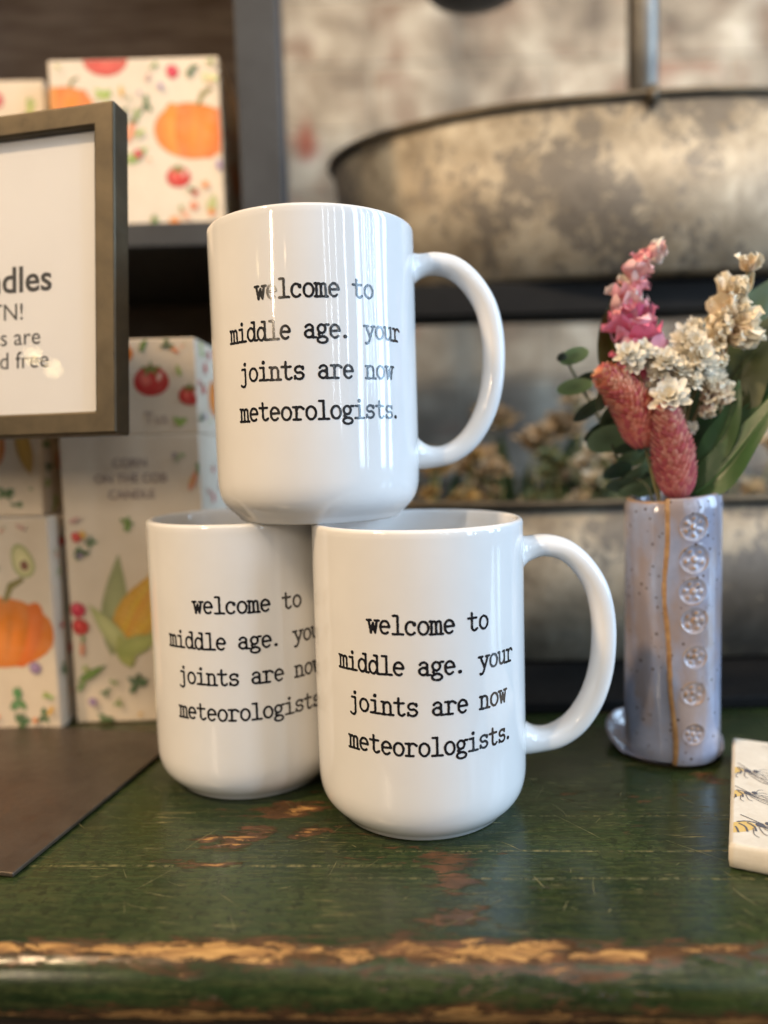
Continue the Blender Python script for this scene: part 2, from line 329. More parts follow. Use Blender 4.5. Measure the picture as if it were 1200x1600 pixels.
# ------------------------------------------------------------------ setting
b = MB(); b.add([(-1.6, 0, -.8), (1.8, 0, -.8), (1.8, 0, 1.5), (-1.6, 0, 1.5), (-1.6, .1, -.8), (1.8, .1, -.8), (1.8, .1, 1.5), (-1.6, .1, 1.5)], [(0,1,2,3),(5,4,7,6),(3,2,6,7),(4,0,3,7),(1,5,6,2),(4,5,1,0)])
o = b.build('brick_wall', M['brick'], smooth=False); o.location = (0, .95, 0)
tag(o, 'cream lime-washed brick wall with red and grey patches behind everything', 'wall', kind='structure')
b = MB(); b.add([(-3, -3, -.8), (3, -3, -.8), (3, 1, -.8), (-3, 1, -.8)], [(0,1,2,3)])
o = b.build('floor', M['floor'], smooth=False); tag(o, 'dark floorboards below the green table', 'floor', kind='structure')

# ------------------------------------------------------------------ green table
tb = empty('painted_table', T_O, T_ANG); tag(tb, 'old green painted wooden table with worn rounded front edge', 'table')
NR = .0120
prof = [(.60, 0)] + [(y, 0) for y in np.linspace(.58, .012, 40)] + [(.006, 0), (.003, 0)]
for k in range(0, 13):
    a = math.pi/2 + math.pi * k / 12; prof.append((NR*math.cos(a), -NR + NR*math.sin(a)))
prof += [(.60, -2*NR)]
b = MB(); xs = np.linspace(-.75, .85, 161); vs = []; fs = []; k = len(prof)
for x in xs:
    for (y, z) in prof:
        wob = 0.0005 * noise.noise(Vector((x*9, z*60, 3.3))) + .0004 * noise.noise(Vector((x*40, z*200, 1))) if y < .006 else 0
        vs.append((x, y + wob * 1.5, z + wob * .6 * (z < -.001)))
for i in range(len(xs)-1):
    for q in range(k-1): fs.append((i*k+q, (i+1)*k+q, (i+1)*k+q+1, i*k+q+1))
fs.append(tuple(range(k))); fs.append(tuple((len(xs)-1)*k+q for q in range(k)))
b.add(vs, fs)
sr = random.Random(5)                     # scratches cut into the paint: hair-thin slivers of pale wood lying in the surface
spots = [(315, 1310, .011, .00016, 1.05), (240, 1375, .008, .00012, .95), (1160, 1400, .006, .0003, -1.2), (1090, 1330, .012, .00013, -.7), (900, 1290, .014, .00010, -.9), (842, 1378, .004, .00022, -1.2)]
spots += [(sr.uniform(20, 1190), sr.uniform(1225, 1455), sr.uniform(.0012, .007), sr.uniform(.00006, .00015), sr.gauss(.2, .9)) for _ in range(75)]
for q, (px, py, L, w, rot) in enumerate(spots):
    cx, cy = tl(px, py); n = 9; V = []; bend = sr.uniform(-.12, .12)
    for i in range(n):
        u = i/(n-1)*2-1; ww = w*(1-u*u)*sr.uniform(.4, 1.2)+.00001; x = u*L; y = bend*L*u*u+sr.uniform(-1, 1)*.00008
        for k in (-1, 1): V.append((cx+x*math.cos(rot)-(y+k*ww)*math.sin(rot), max(.002, cy+x*math.sin(rot)+(y+k*ww)*math.cos(rot)), .00004+.0000004*q))
    b.add(V, [(2*i, 2*i+1, 2*i+3, 2*i+2) for i in range(n-1)], 1)
b.build('tabletop', [M['table'], M['scratch']], tb)
b = MB(); b.box((-.72, .022, -.16), (.82, .04, -2*NR-.0005)); b.build('front_rail', M['darkwood'], tb, smooth=False, bevel=.002)
for x in (-.70, .76):
    for y in (.042, .53):
        b = MB(); b.box((x, y, -.8), (x+.05, y+.05, -2*NR-.0005)); b.build('leg', M['darkwood'], tb, smooth=False, bevel=.002)

# ------------------------------------------------------------------ typewriter lettering (stroked outlines filled by marching squares)
def arc(cx, cy, rx, ry, a0, a1, n=14):
    return [(cx + rx*math.cos(R_(a0+(a1-a0)*i/n)), cy + ry*math.sin(R_(a0+(a1-a0)*i/n))) for i in range(n+1)]
G = {
 'w': [[(.0,1),(.34,1)], [(.66,1),(1.0,1)], [(.15,1),(.32,.02),(.5,.78),(.68,.02),(.85,1)]],
 'e': [[(.16,.53),(.84,.53)] + arc(.5,.5,.36,.5,4,310,22)],
 'l': [[(.18,1.42),(.52,1.42),(.52,0)], [(.12,0),(.92,0)]],
 'c': [arc(.53,.5,.38,.5,45,318,20), [(.80,.86),(.80,.78)]],
 'o': [arc(.5,.5,.37,.5,0,360,28)],
 'm': [[(.0,1),(.14,1),(.14,0)], [(.0,0),(.26,0)], [(.14,.8)] + arc(.32,.8,.16,.19,160,0,8) + [(.49,0)], [(.38,0),(.60,0)], [(.49,.8)] + arc(.67,.8,.17,.19,160,0,8) + [(.86,0)], [(.76,0),(1.0,0)]],
 't': [[(.42,1.36),(.42,.26)] + arc(.64,.26,.22,.26,180,300,8) + [(.88,.14)], [(.1,.98),(.82,.98)]],
 'i': [[(.5,1.37),(.5,1.39)], [(.18,.98),(.51,.98),(.51,0)], [(.12,0),(.9,0)]],
 'd': [arc(.43,.49,.33,.49,0,360,26), [(.52,1.42),(.77,1.42),(.77,0),(1.0,0)]],
 'a': [[(.17,.80)] + arc(.44,.72,.28,.27,150,0,10) + [(.72,.0),(.97,0)], arc(.42,.29,.31,.28,15,345,20), [(.42,.575),(.72,.575)]],
 'g': [arc(.44,.66,.29,.33,0,360,24), [(.66,.90),(.80,1.0),(.97,.98)], [(.26,.40),(.20,.22),(.30,.10),(.62,.06)] + arc(.48,-.18,.38,.24,70,-255,20)],
 '.': [[(.30,.07),(.34,.07)]],
 'y': [[(.0,.98),(.34,.98)], [(.68,.98),(1.0,.98)], [(.16,.98),(.52,.08)], [(.86,.98),(.46,-.14),(.33,-.36),(.17,-.40),(.12,-.34)]],
 'u': [[(.0,.98),(.17,.98),(.17,.3)] + arc(.43,.3,.26,.29,180,330,10) + [(.74,.3)], [(.56,.98),(.76,.98),(.76,0),(1.0,0)]],
 'r': [[(.08,.98),(.34,.98),(.34,0)], [(.08,0),(.66,0)], [(.34,.66)] + arc(.64,.66,.29,.33,170,60,8) + [(.92,.82)]],
 'j': [[(.60,1.37),(.60,1.39)], [(.28,.98),(.62,.98),(.62,-.14)] + arc(.36,-.14,.26,.27,0,-120,8) + [(.14,-.30)]],
 'n': [[(.04,.98),(.21,.98),(.21,0)], [(.04,0),(.40,0)], [(.21,.68)] + arc(.49,.70,.27,.29,160,0,10) + [(.76,0)], [(.60,0),(.98,0)]],
 's': [[(.80,.96),(.80,.78)], arc(.49,.735,.30,.26,25,250,12) + arc(.5,.265,.33,.265,75,-150,14), [(.17,.04),(.17,.24)]],
}
def fill_strokes(strokes, half, cell, seed=0, rough=.012, xr=(-.15, 1.15), yr=(-.6, 1.62), dots=()):
    nx = int((xr[1]-xr[0])/cell); ny = int((yr[1]-yr[0])/cell)
    X, Y = np.meshgrid(np.linspace(xr[0], xr[1], nx+1), np.linspace(yr[0], yr[1], ny+1), indexing='ij')
    D = np.full(X.shape, 9.0)
    for st in strokes:
        h = half[1] if len(st) == 2 and math.hypot(st[0][0]-st[1][0], st[0][1]-st[1][1]) < .1 else half[0]
        for (x0, y0), (x1, y1) in zip(st, st[1:]):
            dx, dy = x1-x0, y1-y0; L = dx*dx+dy*dy or 1e-9
            q = np.clip(((X-x0)*dx+(Y-y0)*dy)/L, 0, 1); D = np.minimum(D, np.hypot(X-x0-q*dx, Y-y0-q*dy) - h)
    rng = np.random.RandomState(seed); ph = rng.rand(6)*6.28
    D += rough*(np.sin(X*9+ph[0])*np.sin(Y*11+ph[1]) + .8*np.sin(X*23+Y*7+ph[2])*np.sin(Y*19-X*5+ph[3]) + .5*np.sin(X*41+ph[4])*np.sin(Y*37+ph[5]))
    polys = []
    for i, j in zip(*np.where(np.minimum.reduce([D[:-1,:-1], D[1:,:-1], D[1:,1:], D[:-1,1:]]) < 0)):
        c = [(X[a,b2], Y[a,b2], D[a,b2]) for a, b2 in ((i,j),(i+1,j),(i+1,j+1),(i,j+1))]; out = []
        for k in range(4):
            p, q = c[k], c[(k+1)%4]
            if p[2] < 0: out.append((p[0], p[1]))
            if (p[2] < 0) != (q[2] < 0):
                w = p[2]/(p[2]-q[2]); out.append((p[0]+(q[0]-p[0])*w, p[1]+(q[1]-p[1])*w))
        if len(out) >= 3: polys.append(out)
    return polys
ADV, XH, LINE, Z1 = .00462, .00465, .01480, .0822
def mug_wobble(a, z): return .000055*math.sin(2*a+.7+z*30) + .00003*math.sin(5*a+z*90) + .000018*math.sin(11*a+2+z*50)
def lettering(Rm, phi0):
    b = MB(); bank = {}
    for li, line in enumerate(('welcome to', 'middle age. your', 'joints are now', 'meteorologists.')):
        n = len(line); z0 = Z1 - li*LINE; off = ADV*.35 if line.endswith('.') else 0
        for ci, ch in enumerate(line):
            if ch == ' ': continue
            key = (ch, (li*3+ci) % 3)
            if key not in bank: bank[key] = fill_strokes(G[ch], (.102, .155), .055, hash(ord(ch)*7+key[1]) % 9999)
            jz = (random.random()-.5)*.00022; jx = (random.random()-.5)*.00016
            for poly in bank[key]:
                vs = []
                for (x, y) in poly:
                    s = (ci - n/2 + x*1.02 - .01)*ADV + off + jx; a = -math.pi/2 + phi0 + s/Rm
                    zz = z0 + y*XH + jz; rr = Rm + mug_wobble(a, zz); vs.append((rr*math.cos(a), rr*math.sin(a), zz))
                b.add(vs, [tuple(range(len(vs)))])
    return b

# ------------------------------------------------------------------ mugs
MR, MH = .0425, .1181
def mug_proto():
    root = empty('coffee_mug', (0, 0, 0))
    pr = [(0, .0028), (.0300, .0028), (.0309, .0024), (.0316, .0009), (.0323, .0001), (.0335, 0), (.0343, .0006), (.0351, .0019)]
    pr += [(.0366, .0032), (.0383, .0048), (.0397, .0064), (.0408, .0082), (.0415, .0100), (.0420, .0120), (.04235, .0142), (.0425, .0170), (.0425, .0220)]
    pr += [(.0425, z) for z in np.linspace(.030, .112, 28)]
    pr += [(.04245, .1145)] + [(.0409 + .0016*math.cos(a), .1165 + .0016*math.sin(a)) for a in np.linspace(.1, math.pi-.1, 9)]
    pr += [(.0391, .1145), (.0388, .110)] + [(.0386, z) for z in np.linspace(.10, .02, 9)] + [(.0381, .014), (.0365, .0095), (.033, .0072), (.026, .0064), (0, .006)]
    wob = lambda a, z, r: 0 if r < .034 else mug_wobble(a, z)
    b = MB()
    b.lathe(pr, 144, fn=wob); b.build('body', M['glaze'], root, weld=1e-6)
    ctl = [(.0405, .1035), (.0450, .1045), (.0520, .1055), (.0600, .1035), (.0672, .0975), (.0732, .0880), (.0761, .0765), (.0766, .0645), (.0752, .0520), (.0714, .0405), (.0648, .0307), (.0562, .0251), (.0475, .0240), (.0405, .0254)]
    # Catmull-Rom through the control points
    pts = []
    for i in range(len(ctl)-1):
        p0, p1, p2, p3 = (Vector(ctl[max(0, min(len(ctl)-1, i+d))]) for d in (-1, 0, 1, 2))
        for q in range(5):
            u = q/5; pts.append(.5*((2*p1)+(p2-p0)*u+(2*p0-5*p1+4*p2-p3)*u*u+(3*p1-p0-3*p2+p3)*u**3))
    pts.append(Vector(ctl[-1])); b = MB(); vs = []; fs = []; n = 28; m = len(pts)
    for i, p in enumerate(pts):
        tg = (pts[min(i+1, m-1)] - pts[max(i-1, 0)]).normalized(); nrm = Vector((-tg.y, tg.x)); s = i/(m-1); e = max(0, 1 - min(s, 1-s)/.13)
        hw = .0069 + .0028*e*e; ht = .0045 + .0032*e*e
        for k in range(n):
            a = 2*math.pi*k/n; ca, sa = math.cos(a), math.sin(a)
            ex = .82; cx = math.copysign(abs(ca)**ex, ca)*hw; cy = math.copysign(abs(sa)**ex, sa)*ht
            q = p + nrm*cy; vs.append((q.x, cx, q.y))
    for i in range(m-1):
        for k in range(n): fs.append((i*n+k, i*n+(k+1)%n, (i+1)*n+(k+1)%n, (i+1)*n+k))
    fs += [tuple(range(n)), tuple((m-1)*n+k for k in range(n))]
    b.add(vs, fs); b.build('handle', M['glaze'], root)
    lettering(MR + .00008, R_(.8)).build('printed_lettering', M['ink'], root, weld=2e-6, normals=False)
    return root
mug = mug_proto(); MG = 'white lettered mugs stacked in a pyramid'
for k, (x, y, z, rz, lab) in enumerate((
    (.0130, .3022, 0, R_(2), 'white mug standing in front, its whole handle showing, half under the stacked mug'),
    (-.0637, .3390, 0, R_(10), 'white mug standing behind, its last letters and handle hidden by the mug in front'),
    (-.0272, .3220, MH + .00005, R_(5), 'white mug balanced on top of the rims of the two other mugs'))):
    o = mug if k == 0 else copy_tree(mug)
    o.location = (x, y, z); o.rotation_euler = (0, 0, rz); tag(o, lab, 'mug', MG)
    for c in o.children:
        if c.name.startswith('printed'): c.location.z = (-.0010, .0002, .0024)[k]      # each print sits at its own height

# ------------------------------------------------------------------ framed sign on a steel foot
def text_polys(body, size, bold=0, align='RIGHT'):
    c = bpy.data.curves.new('t', 'FONT'); c.body = body; c.size = size; c.align_x = align; c.offset = bold; c.resolution_u = 4
    ob = bpy.data.objects.new('t', c); COL.objects.link(ob); bpy.context.view_layer.update()
    me = bpy.data.meshes.new_from_object(ob.evaluated_get(bpy.context.evaluated_depsgraph_get()))
    vs = [v.co.copy() for v in me.vertices]; fs = [tuple(p.vertices) for p in me.polygons]
    bpy.data.objects.remove(ob); bpy.data.meshes.remove(me); bpy.data.curves.remove(c); return vs, fs
SY = R_(-12.4)
sg = empty('tabletop_sign', (-.1336, .2509, 0), SY); tag(sg, 'white candle notice in an aged brass frame on a flat brown steel foot', 'sign')
b = MB(); b.box((-.215, 0, .0004), (0, .127, .0022)); b.build('base_plate', M['plate'], sg, smooth=False, bevel=.0006)
inv = Matrix.Rotation(-SY, 3, 'Z')
def sl(p): return inv @ (p - Vector((-.1336, .2509, 0)))
br0 = sl(P(181, 677, .313)); FH = .1385; FWd = .20; TILT = R_(-5.5)
fr_ = Matrix.Translation(br0) @ Matrix.Rotation(TILT, 4, 'X')         # local: x to the left is negative, z up the frame, y back
def FB(x0, x1, y0, y1, z0, z1, bb): bb.box((x0, y0, z0), (x1, y1, z1), M=fr_)
bw, dp = .0096, .0112
b = MB()
# four mitred bars as one frame: front ring, outer and inner walls
o4 = [(-FWd, 0), (0, 0), (0, FH), (-FWd, FH)]; i4 = [(-FWd+bw, bw), (-bw, bw), (-bw, FH-bw), (-FWd+bw, FH-bw)]
vs = [(x, 0, z) for x, z in o4] + [(x, 0, z) for x, z in i4] + [(x, dp, z) for x, z in o4] + [(x, dp, z) for x, z in i4]
fs = []
for k in range(4):
    j = (k+1) % 4; fs += [(k, j, 4+j, 4+k), (8+k, 12+k, 12+j, 8+j), (k, 8+k, 8+j, j), (4+k, 4+j, 12+j, 12+k)]
b.add([fr_ @ Vector(v) for v in vs], fs); b.build('frame', M['brass'], sg, smooth=False, bevel=.0011, seg=4)
b = MB(); FB(-FWd+bw*.6, -bw*.6, .0042, .0062, bw*.6, FH-bw*.6, b); sh = b.build('paper_sheet', M['sheet'], sg, smooth=False)
b = MB(); FB(-FWd+bw*.8, -bw*.8, .0022, .0036, bw*.8, FH-bw*.8, b); b.build('glass_pane', M['glass'], sg, smooth=False)
b = MB(); FB(-FWd+bw*.7, -bw*.7, .0064, .0110, bw*.7, FH-bw*.7, b); b.build('backing', M['black_metal'], sg, smooth=False)
b = MB(); b.tube([(-.175, .105, .0015), (-.175, .1, .08), (br0.x-.15, br0.y+.02, br0.z+.05)], .004, 12); b.tube([(br0.x-.15, br0.y+.02, br0.z+.05), (br0.x-.15, br0.y+.011, br0.z+.05)], .004, 12)
b.build('stem', M['plate'], sg)
b = MB()
def sign_text(body, px, py, size, bold=0):
    # right end of the line's baseline at px, py on the sheet
    o_ = Vector((0, 0, CAM_H)); iv = fr_.inverted(); a_ = iv @ sl(o_); b_ = iv @ sl(P(px, py, .336)); p = a_ + (b_-a_)*((.0041-a_.y)/(b_.y-a_.y)); vs, fs = text_polys(body, size, bold)
    b.add([fr_ @ Vector((p.x + v.x, .0041, p.z + v.y)) for v in vs], fs)
sign_text('Candles', 82, 452, .0158, .00028); sign_text('TN!', 38, 499, .0104); sign_text('candles are', 64, 537, .0104); sign_text('lead free', 77, 573, .0104)
b.build('lettering', M['signink'], sh, smooth=False, normals=False)

# ------------------------------------------------------------------ watercolour prints for the candle boxes
def blob(cx, cy, rx, ry, rot=0, n=18, wob=.06, seed=0):
    r = random.Random(seed); ph = r.random()*6; out = []
    for k in range(n):
        a = 2*math.pi*k/n; q = 1 + wob*math.sin(2*a+ph) + wob*.6*math.sin(3*a+ph*2); x, y = rx*q*math.cos(a), ry*q*math.sin(a)
        out.append((cx + x*math.cos(rot) - y*math.sin(rot), cy + x*math.sin(rot) + y*math.cos(rot)))
    return out
def leaf2(cx, cy, L, Wd, rot):
    pts = []
    for k in range(9): s = k/8; pts.append((L*(s-.5), Wd*math.sin(math.pi*s**.8)))
    for k in range(7, 0, -1): s = k/8; pts.append((L*(s-.5), -Wd*math.sin(math.pi*s**.8)))
    return [(cx + x*math.cos(rot)-y*math.sin(rot), cy + x*math.sin(rot)+y*math.cos(rot)) for x, y in pts]
ORA, ORD, RED, PNK, GRN, LGR, DGN, YEL, PUR = (.80,.22,.02), (.72,.14,.02), (.56,.02,.02), (.56,.03,.07), (.13,.24,.04), (.36,.46,.10), (.06,.14,.05), (.72,.42,.06), (.30,.2,.36)
class Print:
    """flat shapes printed on one face of a box, each layer a hair above the last"""
    def __init__(s, mb, origin, ux, uy, nrm, w, h): s.mb, s.o, s.ux, s.uy, s.n, s.w, s.h, s.k = mb, Vector(origin), Vector(ux), Vector(uy), Vector(nrm), w, h, 0
    def poly(s, pts, col, dark=.82):
        e = .0006; pts = [(min(max(x, e), s.w-e), min(max(y, e), s.h-e)) for x, y in pts]
        s.k += 1; d = s.n*(.00010 + .000012*s.k)
        c = (sum(p[0] for p in pts)/len(pts), sum(p[1] for p in pts)/len(pts))
        V = [s.o + s.ux*x + s.uy*y + d for x, y in [c]+pts]; n = len(pts)
        s.mb.add(V, [(0, 1+i, 1+(i+1) % n) for i in range(n)], 0, [tuple(min(1, q*1.12) for q in col)] + [tuple(q*dark for q in col)]*n)
    def pumpkin(s, x, y, r):
        s.poly(blob(x, y, r*1.15, r*.80, -.12, 26, .03, 1), ORA)
        for q, wd in ((-.62, .30), (.62, .30), (-.3, .26), (.34, .26), (.02, .22)): s.poly(blob(x+q*r*.95, y-q*r*.10, r*wd, r*.74, -.12-q*.3, 18, .02, 2), (ORA[0], ORA[1]*(1+.30*math.sin(q*9)), ORA[2]))
        s.poly([(x+r*.08, y+r*.66), (x+r*.22, y+r*.70), (x+r*.34, y+r*.98), (x+r*.60, y+r*1.12), (x+r*.55, y+r*1.2), (x+r*.24, y+r*1.08)], (.25, .22, .07))
    def tomato(s, x, y, r):
        s.poly(blob(x, y, r*1.06, r*.95, 0, 24, .03, 3), RED); s.poly(blob(x-r*.35, y+r*.1, r*.3, r*.45, .3, 14, .1, 4), (.75, .12, .09)); s.poly(blob(x+r*.5, y+r*.25, r*.16, r*.3, -.4, 10), (.85, .5, .42))
        for a in range(5): s.poly(leaf2(x+math.cos(a*1.26+.3)*r*.35, y+r*.72+math.sin(a*1.26+.3)*r*.2, r*.7, r*.1, a*1.26+.3), (.13, .24, .05))
    def herb(s, x, y, r, col=GRN, n=5, seed=0):
        q = random.Random(seed)
        for k in range(n):
            a = q.random()*6.28; s.poly(leaf2(x+math.cos(a)*r*.55, y+math.sin(a)*r*.55, r*1.1, r*.28, a), tuple(c*(.8+.5*q.random()) for c in col))
    def berry(s, x, y, r, col=RED): s.poly(blob(x, y, r, r, 0, 14, .05, 5), col); s.poly(blob(x-r*.3, y+r*.3, r*.3, r*.3, 0, 8), tuple(min(1, c*1.5+.1) for c in col))
    def carrot(s, x, y, r, rot=1.1): s.poly(leaf2(x, y, r*2.2, r*.28, rot), (.78, .30, .16)); s.herb(x+r*1.1*math.cos(rot), y+r*1.1*math.sin(rot), r*.5, GRN, 3, 4)
    def avocado(s, x, y, r): s.poly(blob(x, y, r*.72, r, .3, 20, .08, 6), (.42, .46, .18)); s.poly(blob(x, y, r*.58, r*.84, .3, 18, .06, 6), (.70, .66, .34)); s.poly(blob(x+r*.1, y-r*.25, r*.27, r*.3, .3, 12), (.22, .08, .05))
    def corn(s, x, y, r):
        rot = 1.02
        s.poly(leaf2(x-r*.42, y+r*.10, r*2.3, r*.30, 1.45), (.34, .37, .17)); s.poly(leaf2(x+r*.40, y-r*.36, r*1.6, r*.30, .55), (.36, .40, .14))
        body = leaf2(x+r*.12, y, r*2.2, r*.46, rot); s.poly(body, (.72, .40, .05))
        for i in range(-6, 7):
            for j in range(-2, 3):
                u = i*r*.15; w = r*.155*j*(1-abs(i)/9)
                s.poly(blob(x+r*.12+u*math.cos(rot)-w*math.sin(rot), y+u*math.sin(rot)+w*math.cos(rot), r*.075, r*.065, rot, 8, 0), (.78, .44+.10*((i*3+j*5) % 3-1)*.6, .06))
        s.poly(leaf2(x-r*.55, y-r*.45, r*1.5, r*.20, 2.2), (.50, .52, .22)); s.poly(leaf2(x-r*.25, y-r*.92, r*.8, r*.2, 1.9), (.42, .44, .12)); s.poly(leaf2(x+r*.05, y-r*.78, r*1.1, r*.22, .35), (.38, .42, .12))
    def scatter(s, n, seed, keep=()):
        q = random.Random(seed)
        done = list(keep)
        for _ in range(n*6):
            x, y, r = q.uniform(.004, s.w-.004), q.uniform(.004, s.h-.004), q.uniform(.0018, .0056)
            if any((x-a)**2+(y-c)**2 < (r*1.25+d)**2 for a, c, d in done): continue
            done.append((x, y, r)); k = q.randrange(8)
            if k <= 2: s.herb(x, y, r, q.choice((GRN, LGR, DGN)), 4, q.random())
            elif k == 3: s.berry(x, y, r*.6, q.choice((RED, PNK)))
            elif k == 4: s.berry(x, y, r*.45, q.choice((PUR, ORA)))
            elif k == 5: s.carrot(x, y, r*.8, q.uniform(.4, 2.6))
            elif k == 6: s.poly(leaf2(x, y, r*2, r*.35, q.uniform(0, 3)), q.choice((LGR, YEL, (.6, .35, .3))))
            else: s.tomato(x, y, r*.8)
            n -= 1
            if n <= 0: break
    def text(s, body, x, y, size, col=(.16, .10, .09), bold=0):
        vs, fs = text_polys(body, size, bold, 'CENTER'); s.k += 1; d = s.n*(.00010+.000012*s.k)
        s.mb.add([s.o + s.ux*(x+v.x) + s.uy*(y+v.y) + d for v in vs], fs, 0, col)
def candle_box(x0, y0, z0, w, d, h, rz, label, art, seed):
    root = empty('candle_box', (x0, y0, z0), rz); tag(root, label, 'box', 'candle boxes printed with vegetables')     # origin: front left bottom corner
    b = MB(); b.box((0, 0, 0), (w, d, h)); b.build('carton', M['paper'], root, smooth=False, bevel=.0009)
    def put(name, mb): mb.build(name, M['print'], root, smooth=False, normals=False)
    pm = MB(); f = Print(pm, (0, 0, 0), (1, 0, 0), (0, 0, 1), (0, -1, 0), w, h); art(f, w, h); put('front_print', pm)
    pm = MB(); sd = Print(pm, (w, 0, 0), (0, 1, 0), (0, 0, 1), (1, 0, 0), d, h); sd.pumpkin(d*.62, h*.40, d*.2); sd.scatter(26, seed+50, [(d*.62, h*.40, d*.25)]); put('side_print', pm)
    pm = MB(); tp = Print(pm, (0, 0, h), (1, 0, 0), (0, 1, 0), (0, 0, 1), w, d); tp.scatter(12, seed+90); put('top_print', pm)
    return root
def art_upper(f, w, h):
    f.poly(blob(w*.34, h*1.0, w*.135, h*.10, 0, 22, .03), (.62, .06, .05)); f.pumpkin(w*.84, h*.565, w*.205); f.pumpkin(w*.10, h*.74, w*.13)
    f.tomato(w*.735, h*.295, w*.066); f.berry(w*.73, h*.915, w*.038, PNK); f.herb(w*.315, h*.80, w*.05, LGR, 6, 2); f.herb(w*.57, h*.73, w*.05, DGN, 4, 3)
    f.poly(leaf2(w*.50, h*.43, w*.16, w*.03, .6), (.30, .42, .10)); f.carrot(w*.47, h*.58, w*.08, 1.2); f.herb(w*.57, h*.03, w*.04, GRN, 4, 8); f.berry(w*.70, h*.02, w*.035, ORA)
    f.berry(w*.83, h*.2, w*.02); f.berry(w*.82, h*.12, w*.025, (.7, .2, .1)); f.poly(leaf2(w*.93, h*.13, w*.12, w*.03, 1.3), (.45, .48, .2)); f.berry(w*.99, h*.36, w*.03, PUR)
    f.herb(w*.95, h*.88, w*.05, (.6, .6, .3), 4, 5)
    f.scatter(34, 3, [(w*.84, h*.565, w*.26), (w*.1, h*.74, w*.17), (w*.735, h*.295, w*.08), (w*.34, h*1, w*.15), (w*.5, h*.16, w*.17)])
def art_upper_b(f, w, h):
    f.pumpkin(w*.80, h*.60, w*.16); f.berry(w*.70, h*.88, w*.05, PNK); f.herb(w*.9, h*.84, w*.05, LGR, 5, 4); f.scatter(34, 11, [(w*.8, h*.6, w*.2)])
def art_tomato(f, w, h):
    f.tomato(w*.68, h*.56, w*.115); f.pumpkin(w*.42, h*.86, w*.12); f.tomato(w*.95, h*.40, w*.075); f.herb(w*.87, h*.15, w*.05, (.35, .45, .1), 6, 5); f.carrot(w*.84, h*.9, w*.06, 2.4)
    f.poly(leaf2(w*.64, h*.94, w*.1, w*.02, 1), GRN); f.text('Tus', w*.70, h*.12, .0085, (.36, .26, .22))
    f.scatter(16, 21, [(w*.68, h*.56, w*.15), (w*.42, h*.86, w*.15), (w*.95, h*.4, w*.09), (w*.70, h*.15, w*.2)])
def art_corn(f, w, h):
    f.corn(w*.47, h*.40, w*.33)
    f.text('CORN', w*.50, h*.895, .0064, (.27, .19, .17), .00006); f.text('ON THE COB', w*.50, h*.842, .0064, (.27, .19, .17), .00006); f.text('CANDLE', w*.50, h*.787, .0064, (.27, .19, .17), .00006)
    f.berry(w*.065, h*.405, w*.055, PNK); f.berry(w*.075, h*.345, w*.06, RED); f.carrot(w*.945, h*.845, w*.08, 1.2); f.herb(w*.45, h*.70, w*.055, GRN, 6, 6); f.herb(w*.12, h*.60, w*.06, DGN, 5, 7)
    f.berry(w*.13, h*.665, w*.03, YEL); f.herb(w*.19, h*.64, w*.045, DGN, 5, 9); f.herb(w*.46, h*.135, w*.08, DGN, 7, 8); f.herb(w*.23, h*.11, w*.04, DGN, 4, 1); f.herb(w*.22, h*.02, w*.06, DGN, 5, 2); f.berry(w*.78, h*.02, w*.06, (.6, .2, .06))
    f.poly(leaf2(w*.14, h*.18, w*.24, w*.03, .5), GRN); f.carrot(w*.08, h*.27, w*.06, 1.5); f.herb(w*.85, h*.93, w*.05, (.4, .4, .3), 4, 9)
    f.scatter(26, 31, [(w*.56, h*.40, w*.55), (w*.5, h*.85, w*.40), (w*.46, h*.13, w*.1)])
def art_pumpkin(f, w, h):
    f.pumpkin(w*.60, h*.47, w*.34); f.avocado(w*.80, h*.80, w*.12); f.tomato(w*.22, h*.22, w*.11); f.berry(w*.40, h*.17, w*.04); f.berry(w*.42, h*.08, w*.05, (.6, .12, .06))
    f.herb(w*.70, h*.15, w*.09, (.12, .24, .10), 7, 3); f.herb(w*.88, h*.07, w*.06, DGN, 5, 3); f.herb(w*.70, h*.0+.004, w*.08, DGN, 6, 4); f.berry(w*.84, h*.30, w*.045, PUR); f.herb(w*.50, h*.74, w*.05, DGN, 5, 4)
    f.poly(blob(w*.10, h*.72, w*.05, w*.06, 0, 14, .1), PNK); f.poly(blob(w*.2, h*.0, w*.16, w*.09, 0, 16, .05), (.72, .30, .14)); f.scatter(28, 41, [(w*.6, h*.47, w*.42), (w*.8, h*.8, w*.14), (w*.22, h*.22, w*.13), (w*.7, h*.13, w*.12)])
def art_slices(f, w, h):
    f.poly(blob(w*.62, h*.55, w*.13, w*.19, 0, 20, .04), (.72, .22, .05)); f.poly(blob(w*.62, h*.55, w*.09, w*.14, 0, 18, .04), (.85, .42, .16)); f.herb(w*.72, h*.18, w*.07, DGN, 6, 2)
    f.poly(leaf2(w*.88, h*.55, w*.5, w*.06, 1.75), (.60, .36, .08)); f.scatter(18, 51, [(w*.62, h*.55, w*.2), (w*.88, h*.5, w*.15)])
candle_box(-.1717, .4005, .0002, .0748, .066, .1560, R_(0), 'tall candle box printed with corn on the cob, under the tomato box', art_corn, 1)
candle_box(-.1717, .4012, .1564, .0748, .066, .0503, R_(0), 'candle box with a red tomato on its face, atop the corn box', art_tomato, 2)
candle_box(-.2486, .3925, .0002, .0722, .062, .1145, R_(-1), 'candle box with a big orange pumpkin, standing on the table beside the corn box', art_pumpkin, 3)
candle_box(-.2560, .4080, .1149, .0722, .046, .0720, R_(-3), 'candle box with orange squash slices, half hidden under the framed sign', art_slices, 4)

